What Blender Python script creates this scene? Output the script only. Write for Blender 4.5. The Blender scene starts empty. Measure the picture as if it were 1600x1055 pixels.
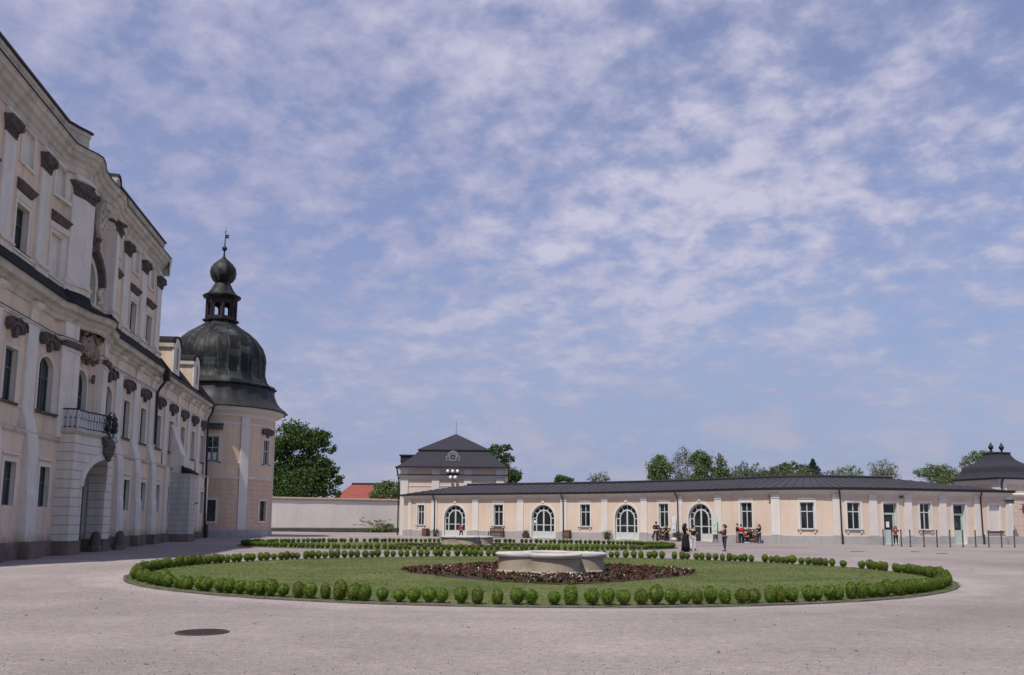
import bpy, bmesh, math, random
import numpy as np
from mathutils import Vector, Matrix
random.seed(7); rng = np.random.default_rng(7)
PI = math.pi
scene = bpy.context.scene
COL = scene.collection

# ------------------------------------------------------------------ camera
F_PX, PITCH, ROLL, CH = 1400.0, math.radians(7.75), math.radians(0.40), 1.75
Fv = Vector((0, math.cos(PITCH), math.sin(PITCH)))
R0 = Vector((1, 0, 0)); U0 = Vector((0, -math.sin(PITCH), math.cos(PITCH)))
Rv = R0 * math.cos(ROLL) + U0 * math.sin(ROLL)
Uv = -R0 * math.sin(ROLL) + U0 * math.cos(ROLL)
cam = bpy.data.cameras.new('camera'); cam_o = bpy.data.objects.new('camera', cam); COL.objects.link(cam_o)
cam.sensor_width = 36; cam.lens = F_PX / 1600 * 36; cam.shift_y = (625 - 527.5) / 1600
cam.clip_start = 0.1; cam.clip_end = 20000
m = Matrix.Identity(4)
for i in range(3):
    m[i][0] = Rv[i]; m[i][1] = Uv[i]; m[i][2] = -Fv[i]
m[2][3] = CH
cam_o.matrix_world = m
scene.camera = cam_o

def ray(x, y): return Fv + Rv * ((x - 800) / F_PX) + Uv * ((625 - y) / F_PX)
def at(x, y, Y):                       # survey helper: photo point at depth Y -> world point
    d = ray(x, y); return Vector((0, 0, CH)) + d * (Y / d.y)
def gd(x, y, z=0.0):
    d = ray(x, y); return Vector((0, 0, CH)) + d * ((z - CH) / d.z)

# ------------------------------------------------------------------ palace frame
PA = Vector((-23.053, 41.061, 0)); PD = Vector((-0.13718, 0.99055, 0)); PN = Vector((0.99055, 0.13718, 0))
PROT = math.atan2(PD.y, PD.x)
def gz(x, y):                          # the forecourt falls a little along the palace
    p = Vector((x, y, 0)) - PA; d = p.dot(PN); s = p.dot(PD)
    t = min(1, max(0, (12 - d) / 11)); w = t * t * (3 - 2 * t)
    return w * (-0.13 + 0.22 * min(1.15, max(-0.4, s / 44)))
def pal(s, d, z=0): p = PA + PD * s + PN * d; return Vector((p.x, p.y, z))

# ------------------------------------------------------------------ mesh builder
class MB:
    def __init__(s): s.v = []; s.f = []; s.m = []
    def face(s, pts, mi=0):
        i = len(s.v); s.v.extend([tuple(p) for p in pts]); s.f.append(list(range(i, i + len(pts)))); s.m.append(mi)
    def grid(s, rows, close=False, mi=0):
        n = len(rows[0]); i0 = len(s.v)
        for r in rows: s.v.extend([tuple(p) for p in r])
        for a in range(len(rows) - 1):
            for b in range(n if close else n - 1):
                b2 = (b + 1) % n
                s.f.append([i0 + a * n + b, i0 + a * n + b2, i0 + (a + 1) * n + b2, i0 + (a + 1) * n + b]); s.m.append(mi)
    def cap(s, ring, mi=0): s.face(ring, mi)
    def box(s, M, u0, u1, d0, d1, z0, z1, n=1, mi=0, back=True):
        us = [u0 + (u1 - u0) * k / n for k in range(n + 1)]
        loop = [(d0, z0), (d1, z0), (d1, z1), (d0, z1)]
        s.grid([[M(u, d, z) for d, z in loop] for u in us], True, mi)
        s.face([M(u0, d, z) for d, z in loop], mi); s.face([M(u1, d, z) for d, z in reversed(loop)], mi)
    def sweep(s, M, prof, us, mi=0, ends=True, close=False):
        s.grid([[M(u, d, z) for d, z in prof] for u in us], close, mi)
        if ends: s.face([M(us[0], d, z) for d, z in prof], mi); s.face([M(us[-1], d, z) for d, z in reversed(prof)], mi)
    def prism(s, M, poly, d0, d1, mi=0):
        s.face([M(u, d1, z) for u, z in poly], mi); s.face([M(u, d0, z) for u, z in reversed(poly)], mi)
        s.grid([[M(u, d0, z) for u, z in poly], [M(u, d1, z) for u, z in poly]], True, mi)
    def ring(s, M, inn, out, d0, d1, mi=0):
        s.grid([[M(u, d0, z) for u, z in inn], [M(u, d1, z) for u, z in inn], [M(u, d1, z) for u, z in out], [M(u, d0, z) for u, z in out]], False, mi)
        for k in (0, -1):
            a, b = inn[k], out[k]; s.face([M(a[0], d0, a[1]), M(a[0], d1, a[1]), M(b[0], d1, b[1]), M(b[0], d0, b[1])], mi)
    def tube(s, pts, rad, n=8, mi=0, caps=True):
        pts = [Vector(p) for p in pts]
        if not hasattr(rad, '__len__'): rad = [rad] * len(pts)
        rows = []; ref = None
        for i, p in enumerate(pts):
            t = (pts[min(i + 1, len(pts) - 1)] - pts[max(i - 1, 0)]).normalized()
            if ref is None: ref = Vector((0, 0, 1)) if abs(t.z) < .9 else Vector((1, 0, 0))
            a = t.cross(ref).normalized(); b = t.cross(a).normalized()
            rows.append([p + (a * math.cos(2 * PI * k / n) + b * math.sin(2 * PI * k / n)) * rad[i] for k in range(n)])
        s.grid(rows, True, mi)
        if caps: s.face(rows[0], mi); s.face(rows[-1][::-1], mi)
    def lathe(s, c, prof, n=24, mi=0, rot=0.0, star=None):
        rows = []
        for r, z in prof:
            rows.append([(c[0] + r * (star[k] if star else 1) * math.cos(rot + 2 * PI * k / n), c[1] + r * (star[k] if star else 1) * math.sin(rot + 2 * PI * k / n), c[2] + z) for k in range(n)])
        s.grid(rows, True, mi)
        if prof[0][0] > .001: s.face(rows[0][::-1], mi)
        if prof[-1][0] > .001: s.face(rows[-1], mi)
    def ball(s, c, r, n=8, mi=0, sc=(1, 1, 1)):
        rows = [[(c[0] + r * sc[0] * math.sin(t) * math.cos(2 * PI * k / n), c[1] + r * sc[1] * math.sin(t) * math.sin(2 * PI * k / n), c[2] + r * sc[2] * math.cos(t)) for k in range(n)] for t in [PI * (j + .02) / (n // 2 + .04) for j in range(n // 2 + 1)]]
        s.grid(rows, True, mi)
    def quads(s, arr, mi=0):           # numpy (n,4,3)
        i0 = len(s.v); s.v.extend(map(tuple, arr.reshape(-1, 3).tolist()))
        for k in range(len(arr)): s.f.append([i0 + 4 * k, i0 + 4 * k + 1, i0 + 4 * k + 2, i0 + 4 * k + 3]); s.m.append(mi)

WORLD_ORG = {}
def setp(o, label=None, cat=None, group=None, kind=None):
    if label: o['label'] = label
    if cat: o['category'] = cat
    if group: o['group'] = group
    if kind: o['kind'] = kind
    return o
def thing(name, label, cat, loc=(0, 0, 0), rotz=0.0, group=None, world=False):
    o = bpy.data.objects.new(name, None); COL.objects.link(o); o.empty_display_size = .3
    o.location = loc; o.rotation_euler = (0, 0, rotz)
    if world: WORLD_ORG[o.name] = Vector(loc)
    return setp(o, label, cat, group)
def obj(name, mb, mats, parent=None, smooth=False, origin=None, merge=0.0005):
    me = bpy.data.meshes.new(name)
    off = Vector((0, 0, 0))
    if parent is not None:
        r = parent
        while r.parent: r = r.parent
        off = WORLD_ORG.get(r.name, off)
    elif origin is not None: off = Vector(origin)
    v = mb.v if off.length == 0 else [(a - off.x, b - off.y, c - off.z) for a, b, c in mb.v]
    me.from_pydata(v, [], mb.f)
    if not isinstance(mats, (list, tuple)): mats = [mats]
    for mt in mats: me.materials.append(mt)
    if len(mats) > 1: me.polygons.foreach_set('material_index', mb.m)
    if merge:
        bm = bmesh.new(); bm.from_mesh(me); bmesh.ops.remove_doubles(bm, verts=bm.verts, dist=merge)
        bmesh.ops.recalc_face_normals(bm, faces=bm.faces); bm.to_mesh(me); bm.free()
    if smooth:
        me.polygons.foreach_set('use_smooth', [True] * len(me.polygons))
        if smooth != 'all': me.set_sharp_from_angle(angle=math.radians(40))
    me.update()
    o = bpy.data.objects.new(name, me); COL.objects.link(o)
    if parent is not None: o.parent = parent
    elif origin is not None: o.location = off
    return o
def dup(root, loc, rotz, sc=1.0, label=None):
    r = root.copy(); COL.objects.link(r); r.location = loc; r.rotation_euler = (0, 0, rotz); r.scale = (sc,) * 3 if not hasattr(sc, '__len__') else sc
    if label: r['label'] = label
    for ch in list(root.children):
        c = ch.copy(); COL.objects.link(c); c.parent = r
        for g in ch.children:
            d = g.copy(); COL.objects.link(d); d.parent = c
    return r
def I(u, d, z): return (u, -d, z)      # straight wall in local axes: u along, d outwards (towards -y), z up

# ------------------------------------------------------------------ materials
class NT:
    def __init__(s, name):
        s.mat = bpy.data.materials.new(name); s.mat.use_nodes = True; s.t = s.mat.node_tree
        s.b = s.t.nodes['Principled BSDF']; s.out = s.t.nodes['Material Output']
    def n(s, typ, **kw):
        nd = s.t.nodes.new(typ)
        for k, v in kw.items():
            if k in nd.inputs.keys() and not hasattr(nd, k): nd.inputs[k].default_value = v
            elif hasattr(nd, k): setattr(nd, k, v)
        return nd
    def l(s, a, b): s.t.links.new(a, b)
    def noise(s, scale, detail=4, rough=.6, vec=None, dist=0.0):
        nd = s.n('ShaderNodeTexNoise'); nd.inputs['Scale'].default_value = scale; nd.inputs['Detail'].default_value = detail
        nd.inputs['Roughness'].default_value = rough; nd.inputs['Distortion'].default_value = dist
        if vec is not None: s.l(vec, nd.inputs['Vector'])
        return nd.outputs['Fac']
    def ramp(s, fac, stops):
        nd = s.n('ShaderNodeValToRGB'); e = nd.color_ramp.elements
        while len(e) < len(stops): e.new(.5)
        for k, (p, c) in enumerate(stops):
            e[k].position = p; e[k].color = (c[0], c[1], c[2], 1) if hasattr(c, '__len__') else (c, c, c, 1)
        s.l(fac, nd.inputs['Fac']); return nd.outputs['Color']
    def mix(s, fac, a, b, mode='MIX'):
        nd = s.n('ShaderNodeMix', data_type='RGBA', blend_type=mode)
        for sock, val in ((nd.inputs[0], fac), (nd.inputs[6], a), (nd.inputs[7], b)):
            if hasattr(val, 'is_linked'): s.l(val, sock)
            elif hasattr(val, '__len__'): sock.default_value = (*val[:3], 1)
            else: sock.default_value = val
        return nd.outputs[2]
    def math(s, op, a, b=None, c=None):
        nd = s.n('ShaderNodeMath', operation=op)
        for k, val in enumerate((a, b, c)):
            if val is None: continue
            if hasattr(val, 'is_linked'): s.l(val, nd.inputs[k])
            else: nd.inputs[k].default_value = val
        return nd.outputs[0]
    def pos(s): return s.n('ShaderNodeNewGeometry').outputs['Position']
    def objc(s): return s.n('ShaderNodeTexCoord').outputs['Object']
    def mapv(s, vec, sc): 
        nd = s.n('ShaderNodeMapping'); nd.inputs['Scale'].default_value = sc; s.l(vec, nd.inputs['Vector']); return nd.outputs[0]
    def bump(s, h, strength=.3, dist=.02):
        nd = s.n('ShaderNodeBump'); nd.inputs['Strength'].default_value = strength; nd.inputs['Distance'].default_value = dist
        s.l(h, nd.inputs['Height']); s.l(nd.outputs[0], s.b.inputs['Normal'])
def sc(c, k): return tuple(min(1, x * k) for x in c)
def surf(name, c, rough=.85, var=.12, scale=1.2, fine=25, bump=.25, spec=.25, streak=.0, metal=0.0, base=None):
    k = NT(name); p = k.pos()
    f = k.noise(scale, 5, .65, p)
    col = k.ramp(f, [(.3, sc(c, 1 - var)), (.7, sc(c, 1 + var))])
    f2 = k.noise(fine, 3, .7, p)
    col = k.mix(.5, col, k.ramp(f2, [(.3, .5 - var * .5), (.7, .5 + var * .5)]), 'OVERLAY')
    if streak:
        s_ = k.noise(1.0, 4, .6, k.mapv(p, (1.6, 1.6, .12)))
        col = k.mix(k.ramp(s_, [(.5, 0), (.72, streak)]), col, sc(c, .45))
    if base is not None:                # damp grime that climbs from the ground and patches of lost plaster
        z = k.n('ShaderNodeSeparateXYZ'); k.l(p, z.inputs[0])
        h = k.math('ADD', z.outputs[2], k.math('MULTIPLY', k.noise(1.3, 5, .7, p), -1.6))
        fac = k.ramp(h, [(0.0, .75), (.45, 0)])
        col = k.mix(fac, col, base)
    k.l(col, k.b.inputs['Base Color']); k.b.inputs['Roughness'].default_value = rough
    k.b.inputs['Specular IOR Level'].default_value = spec; k.b.inputs['Metallic'].default_value = metal
    if bump: k.bump(f2, bump, .01)
    return k.mat
def joints(name, c, hz=.42, wu=0.0, dark=.55, ang=None, var=.1):   # stone courses cut into the plaster
    k = NT(name); o = k.objc(); z = k.n('ShaderNodeSeparateXYZ'); k.l(o, z.inputs[0])
    fz = k.math('FRACT', k.math('DIVIDE', z.outputs[2], hz)); line = k.math('LESS_THAN', fz, .085)
    if wu:
        row = k.math('FLOOR', k.math('DIVIDE', z.outputs[2], hz))
        if ang: u = k.math('MULTIPLY', k.math('ARCTAN2', z.outputs[0], z.outputs[1]), ang)
        else: u = k.math('ADD', z.outputs[0], z.outputs[1])
        fu = k.math('FRACT', k.math('ADD', k.math('DIVIDE', u, wu), k.math('MULTIPLY', row, .5)))
        line = k.math('MAXIMUM', line, k.math('LESS_THAN', fu, .04))
    f = k.noise(1.5, 5, .65, o)
    col = k.ramp(f, [(.3, sc(c, 1 - var)), (.7, sc(c, 1 + var))])
    s_ = k.noise(1.0, 4, .6, k.mapv(o, (1.6, 1.6, .15))); col = k.mix(k.ramp(s_, [(.5, 0), (.75, .4)]), col, sc(c, .5))
    col = k.mix(line, col, sc(c, dark)); k.l(col, k.b.inputs['Base Color']); k.b.inputs['Roughness'].default_value = .9
    k.b.inputs['Specular IOR Level'].default_value = .2
    k.bump(k.math('SUBTRACT', 1.0, line), .6, .02)
    return k.mat
def leafmat(name, stops, trans=.25):
    k = NT(name); r = k.n('ShaderNodeNewGeometry').outputs['Random Per Island']
    col = k.ramp(r, stops)
    col = k.mix(.5, col, k.ramp(k.noise(1.1, 3, .6, k.pos()), [(.3, .36), (.7, .64)]), 'OVERLAY')
    k.l(col, k.b.inputs['Base Color']); k.b.inputs['Roughness'].default_value = .65; k.b.inputs['Specular IOR Level'].default_value = .25
    tr = k.n('ShaderNodeBsdfTranslucent'); k.l(col, tr.inputs[0]); mx = k.n('ShaderNodeMixShader'); mx.inputs[0].default_value = trans
    k.l(k.b.outputs[0], mx.inputs[1]); k.l(tr.outputs[0], mx.inputs[2]); k.l(mx.outputs[0], k.out.inputs[0])
    return k.mat
def plain(name, c, rough=.5, metal=0, spec=.5):
    k = NT(name); f = k.noise(9, 4, .6, k.pos())
    k.l(k.ramp(f, [(.3, sc(c, .88)), (.7, sc(c, 1.12))]), k.b.inputs['Base Color'])
    k.b.inputs['Roughness'].default_value = rough; k.b.inputs['Metallic'].default_value = metal; k.b.inputs['Specular IOR Level'].default_value = spec
    return k.mat

PEACH = (.635, .522, .42)
mt = {}
mt['peach'] = surf('peach_plaster', PEACH, .9, .08, .5, 30, .2, .2, .18)
mt['peach_old'] = surf('weathered_peach_plaster', (.70, .555, .43), .92, .12, .6, 22, .3, .2, .42, base=(.36, .29, .24))
mt['peach_tower'] = surf('tower_peach_plaster', (.64, .49, .37), .9, .09, .5, 30, .2, .2, .22)
mt['white'] = surf('offwhite_plaster', (.64, .61, .565), .9, .06, .7, 28, .2, .2, .12)
mt['white_old'] = surf('weathered_white_plaster', (.70, .64, .56), .92, .12, .7, 24, .3, .2, .4, base=(.42, .40, .22))
mt['pil_old'] = surf('bluish_white_limewash', (.68, .63, .57), .92, .10, .8, 24, .3, .2, .25, base=(.45, .44, .22))
mt['stonecorn'] = surf('weathered_cornice_stone', (.52, .475, .405), .92, .2, .9, 14, .45, .2, .6)
mt['darkstone'] = surf('dark_sandstone', (.115, .098, .092), .9, .3, 3, 16, .6, .2, .3)
mt['lead'] = surf('dark_sheet_lead', (.026, .024, .027), .85, .25, 2, 20, .2, .12, .3)
mt['relief'] = surf('brown_carved_stone', (.30, .25, .20), .92, .35, 3, 14, .6, .2)
mt['plinth_old'] = surf('brown_plinth_stone', (.18, .135, .115), .93, .35, .9, 8, .6, .2, .5)
mt['plinth_grey'] = surf('grey_plinth_stone', (.36, .35, .345), .9, .1, .8, 15, .3, .25, .3)
mt['portal'] = joints('jointed_portal_plaster', (.65, .60, .53), .47, 0, .5)
mt['porch'] = joints('jointed_buttress_plaster', (.50, .475, .445), .42, .8, .6)
mt['tower_rust'] = joints('jointed_peach_plaster', (.60, .435, .325), .47, 1.15, .75, ang=6.0)
mt['pale_joint'] = joints('pale_peach_jointed_plaster', (.60, .485, .395), .42, 0, .85)
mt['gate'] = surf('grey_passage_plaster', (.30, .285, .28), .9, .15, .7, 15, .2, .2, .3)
mt['slate'] = surf('dark_metal_roof', (.046, .044, .054), .7, .15, .7, 10, .12, .25, .15)
mt['slate2'] = surf('dark_slate_roof', (.034, .034, .044), .8, .12, 1.2, 18, .25, .2)
mt['gutter'] = plain('black_gutter_metal', (.012, .011, .014), .6)
mt['glass'] = plain('dark_window_glass', (.012, .017, .02), .04, 0, .35)
k = NT('uneven_window_glass'); k.b.inputs['Base Color'].default_value = (.012, .017, .02, 1); k.b.inputs['Roughness'].default_value = .04; k.b.inputs['Specular IOR Level'].default_value = .45
k.bump(k.noise(.9, 2, .5, k.pos()), .35, .25); k.l(k.ramp(k.noise(.55, 2, .5, k.pos()), [(.35, (.008, .010, .012)), (.7, (.03, .036, .038))]), k.b.inputs['Base Color']); mt['glass'] = k.mat
mt['teal'] = plain('dark_teal_frame', (.06, .10, .105), .5)
mt['frame'] = plain('pale_grey_frame_paint', (.52, .56, .55), .45)
mt['framegreen'] = plain('pale_green_door_paint', (.42, .50, .47), .45)
mt['iron'] = plain('wrought_iron', (.03, .032, .036), .45, .6)
mt['rail'] = plain('balustrade_grey_paint', (.50, .51, .52), .6)
mt['zinc'] = plain('grey_zinc_dormer', (.21, .21, .23), .6)
mt['wood'] = surf('reddish_bench_wood', (.095, .045, .034), .6, .25, 6, 30, .3)
mt['barrelwood'] = surf('brown_planter_wood', (.17, .10, .07), .7, .25, 6, 30, .3)
mt['dkwood'] = surf('dark_lantern_wood', (.028, .022, .024), .7, .25, 3, 20, .3)
mt['fountain'] = surf('pale_fountain_stone', (.34, .29, .225), .85, .16, 1.6, 30, .35, .25, .4)
mt['rim'] = surf('pale_fountain_rim_stone', (.49, .46, .43), .8, .06, 2, 35, .25, .25, .1)
mt['soil'] = surf('dark_bed_soil', (.055, .04, .033), .95, .35, 5, 30, .8, .1)
mt['edge'] = surf('grey_edging_stone', (.10, .09, .078), .95, .3, 3, 20, .6, .15)
mt['cover'] = surf('rusty_cast_iron', (.055, .035, .034), .7, .25, 8, 40, .5, .3)
mt['wallgrey'] = surf('pale_rendered_wall', (.62, .585, .535), .93, .08, .3, 12, .3, .2, .13)
mt['coping'] = surf('tile_coping', (.24, .17, .13), .9, .25, 2, 15, .5)
mt['wallbase'] = surf('dark_wall_base', (.085, .08, .073), .95, .3, 1.2, 8, .7)
mt['redroof'] = surf('red_roof_tile', (.24, .07, .052), .85, .18, 1.5, 10, .5)
mt['bark'] = surf('tree_bark', (.085, .07, .055), .95, .25, 3, 18, .7)
mt['bark_pale'] = surf('pale_tree_bark', (.20, .175, .15), .95, .25, 3, 18, .7)
mt['lampwhite'] = plain('white_lamp_shade', (.78, .78, .78), .35)
mt['board'] = plain('white_board', (.68, .70, .70), .5)
mt['mint'] = plain('mint_board', (.50, .63, .56), .5)
mt['ink'] = plain('grey_print', (.055, .055, .065), .7)
mt['purple'] = plain('purple_sign_paint', (.16, .03, .06), .5)
mt['pot'] = plain('dark_plant_pot', (.05, .04, .035), .7)
mt['paper'] = plain('white_paper', (.72, .72, .70), .8)

mt['box'] = leafmat('boxwood_leaf', [(0, (.026, .055, .006)), (.35, (.052, .105, .010)), (.75, (.095, .165, .016)), (.93, (.16, .225, .028)), (1, (.16, .13, .04))], .2)
mt['box2'] = leafmat('brownish_boxwood_leaf', [(0, (.024, .045, .007)), (.4, (.056, .09, .011)), (.75, (.098, .13, .018)), (.9, (.15, .185, .027)), (1, (.20, .11, .05))], .2)
mt['oak'] = leafmat('oak_leaf', [(0, (.028, .06, .016)), (.5, (.056, .11, .026)), (1, (.105, .17, .04))], .22)
mt['green'] = leafmat('fresh_green_leaf', [(0, (.07, .115, .04)), (.5, (.115, .17, .06)), (1, (.18, .235, .095))], .25)
mt['olive'] = leafmat('olive_leaf', [(0, (.06, .085, .035)), (.5, (.10, .13, .055)), (1, (.16, .18, .08))], .25)
mt['fir'] = leafmat('fir_needle', [(0, (.01, .022, .012)), (1, (.03, .05, .025))], .1)

# gravel of the forecourt
k = NT('pale_gravel'); p = k.pos()
big = k.noise(.09, 6, .62, p, .4); mid = k.noise(.9, 6, .7, p); fine = k.noise(30, 3, .75, p); grit = k.noise(110, 2, .6, p)
trk = k.noise(.5, 4, .6, k.mapv(p, (.5, 1.2, 1)), .3)
col = k.ramp(big, [(.30, (.20, .170, .165)), (.5, (.262, .227, .217)), (.70, (.318, .276, .264))])
col = k.mix(.45, col, k.ramp(mid, [(.3, .40), (.7, .60)]), 'OVERLAY')
col = k.mix(.45, col, k.ramp(trk, [(.35, .44), (.65, .56)]), 'OVERLAY')
col = k.mix(.5, col, k.ramp(k.noise(6.5, 5, .75, p), [(.32, .30), (.68, .70)]), 'OVERLAY')
col = k.mix(.85, col, k.ramp(fine, [(.30, .28), (.70, .72)]), 'OVERLAY')
col = k.mix(.7, col, k.ramp(grit, [(.35, .25), (.65, .75)]), 'OVERLAY')
vd = k.n('ShaderNodeVectorMath', operation='DISTANCE'); k.l(k.mapv(p, (1, 1, 0)), vd.inputs[0]); vd.inputs[1].default_value = (.9, 32.3, 0)
rim_ = k.math('ADD', vd.outputs['Value'], k.math('MULTIPLY', k.noise(.7, 4, .6, p), 2.2))
col = k.mix(k.math('MULTIPLY', k.ramp(k.math('MULTIPLY', rim_, .05), [(.725, 0), (.735, .5), (.79, 0)]), .8), col, (.42, .375, .34))
for r0 in (.865, .935, 1.19, 1.255):
    trk2 = k.ramp(k.math('MULTIPLY', k.math('ADD', vd.outputs['Value'], k.math('MULTIPLY', k.noise(.06, 2, .5, p), 6.0)), .05), [(r0 - .012, 0), (r0, .22), (r0 + .012, 0)]) if r0 < .98 else None
    if trk2 is not None: col = k.mix(trk2, col, (.19, .16, .155))
pat = k.noise(.35, 7, .75, p, 1.2); col = k.mix(k.ramp(pat, [(.56, 0), (.70, .35)]), col, (.20, .17, .16))
vor = k.n('ShaderNodeTexVoronoi'); vor.inputs['Scale'].default_value = 5.5; k.l(p, vor.inputs['Vector'])
peb = k.math('MULTIPLY', k.math('LESS_THAN', vor.outputs['Distance'], .11), k.math('GREATER_THAN', k.noise(.8, 3, .7, p), .5))
col = k.mix(k.math('MULTIPLY', peb, .75), col, (.12, .10, .095))
k.l(col, k.b.inputs['Base Color']); k.b.inputs['Roughness'].default_value = .95; k.b.inputs['Specular IOR Level'].default_value = .15
k.bump(k.math('ADD', k.math('MULTIPLY', fine, .7), k.math('MULTIPLY', mid, .9)), .5, .03)
mt['gravel'] = k.mat
k = NT('mown_lawn'); p = k.pos()
col = k.ramp(k.noise(.35, 6, .68, p, .5), [(.3, (.076, .102, .029)), (.5, (.108, .132, .042)), (.7, (.15, .164, .064))])
col = k.mix(.55, col, k.ramp(k.noise(1.0, 4, .6, k.mapv(p, (.25, 1.6, 1))), [(.35, .40), (.65, .60)]), 'OVERLAY')
col = k.mix(.7, col, k.ramp(k.noise(9, 4, .75, p), [(.3, .32), (.7, .68)]), 'OVERLAY')
col = k.mix(.6, col, k.ramp(k.noise(60, 2, .7, p), [(.3, .3), (.7, .7)]), 'OVERLAY')
k.l(col, k.b.inputs['Base Color']); k.b.inputs['Roughness'].default_value = .9; k.b.inputs['Specular IOR Level'].default_value = .1
k.bump(k.noise(45, 3, .7, p), .8, .04); mt['lawn'] = k.mat
mt['blade'] = leafmat('grass_blade', [(0, (.076, .108, .028)), (.6, (.115, .148, .043)), (1, (.165, .18, .07))], .3)
# verdigris copper of the dome
k = NT('weathered_copper'); p = k.objc()
n1 = k.noise(.55, 6, .7, p, .6); n2 = k.noise(5, 5, .7, p)
col = k.ramp(n1, [(.36, (.007, .0075, .0078)), (.54, (.012, .0135, .0135)), (.64, (.03, .034, .033)), (.74, (.14, .16, .15))])
st = k.noise(1.0, 5, .65, k.mapv(p, (1.4, 1.4, .22)))
col = k.mix(k.ramp(st, [(.54, 0), (.66, .45)]), col, (.12, .15, .135))
col = k.mix(.6, col, k.ramp(n2, [(.3, .34), (.7, .66)]), 'OVERLAY')
k.l(col, k.b.inputs['Base Color']); k.b.inputs['Roughness'].default_value = .55; k.b.inputs['Specular IOR Level'].default_value = .2
z = k.n('ShaderNodeSeparateXYZ'); k.l(p, z.inputs[0])
pi_ = k.math('FLOOR', k.math('MULTIPLY', k.math('ADD', k.math('ARCTAN2', z.outputs[1], z.outputs[0]), 0.0), 24 / (2 * PI)))
zr = k.math('ADD', k.math('DIVIDE', z.outputs[2], .78), k.math('FRACT', k.math('MULTIPLY', pi_, .371)))
ln_ = k.math('LESS_THAN', k.math('FRACT', zr), .06)
cv = k.n('ShaderNodeCombineXYZ'); k.l(pi_, cv.inputs[0]); k.l(k.math('FLOOR', zr), cv.inputs[1]); wn_ = k.n('ShaderNodeTexWhiteNoise', noise_dimensions='3D'); k.l(cv.outputs[0], wn_.inputs['Vector'])
col = k.mix(k.ramp(wn_.outputs['Value'], [(.55, 0), (1, .4)]), col, (.10, .12, .11)); col = k.mix(k.math('MULTIPLY', ln_, .55), col, (.008, .01, .01))
k.l(col, k.b.inputs['Base Color'])
k.bump(n2, .3, .02); mt['copper'] = k.mat
mt['copperdark'] = surf('dark_copper', (.02, .021, .022), .55, .35, 1.2, 8, .3, .4, .5)

# ------------------------------------------------------------------ generic building pieces
def frange(a, b, step):
    n = max(1, int(math.ceil((b - a) / step))); return [a + (b - a) * i / n for i in range(n + 1)]
def outline(uc, w, zb, zt, rise, off=0.0, n=14, foot=0.0):
    h = w / 2 + off
    if rise <= 0: return [(uc - h, zb - foot), (uc - h, zt + off), (uc + h, zt + off), (uc + h, zb - foot)]
    sp = zt - rise
    return [(uc - h, zb - foot)] + [(uc - h * math.cos(PI * k / n), sp + (rise + off) * math.sin(PI * k / n)) for k in range(n + 1)] + [(uc + h, zb - foot)]
def facade(mb, M, u0, u1, z0, z1, ops=(), d=0.0, rev=.3, nu=1.5, mi=0, mr=0):
    def strip(a, b, za, zb):
        if b - a < 1e-6 or zb - za < 1e-6: return
        us = frange(a, b, nu); mb.grid([[M(u, d, za) for u in us], [M(u, d, zb) for u in us]], False, mi)
    cur = u0
    for op in sorted(ops):
        uc, w, zb, zt, rise = op[:5]; rv = op[5] if len(op) > 5 else rev
        l, r = uc - w / 2, uc + w / 2
        strip(cur, l, z0, z1); strip(l, r, z0, zb)
        o = outline(uc, w, zb, zt, rise)
        if rise <= 0: strip(l, r, zt, z1)
        else:
            a = o[1:-1]; mb.grid([[M(u, d, z) for u, z in a], [M(u, d, z1) for u, z in a]], False, mi)
        q = o if zb <= z0 else o + [o[0]]
        mb.grid([[M(u, d, z) for u, z in q], [M(u, d - rv, z) for u, z in q]], False, mr)
        cur = r
    strip(cur, u1, z0, z1)
def pane_mb(M, uc, w, zb, zt, rise, d):
    mb = MB(); o = outline(uc, w, zb, zt, rise)
    if rise <= 0: mb.face([M(u, d, z) for u, z in o])
    else:
        a = o[1:-1]; mb.face([M(uc - w / 2, d, zb), M(uc + w / 2, d, zb), M(*((a[-1][0], d, a[-1][1]))), M(a[0][0], d, a[0][1])])
        n = len(a)
        for k in range(n // 2):
            b = [a[k], a[k + 1], a[n - 2 - k], a[n - 1 - k]]
            if k + 1 < n - 2 - k + 0: mb.face([M(u, d, z) for u, z in b])
            elif k + 1 == n - 2 - k: mb.face([M(u, d, z) for u, z in (a[k], a[k + 1], a[n - 1 - k])])
    return mb
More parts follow.
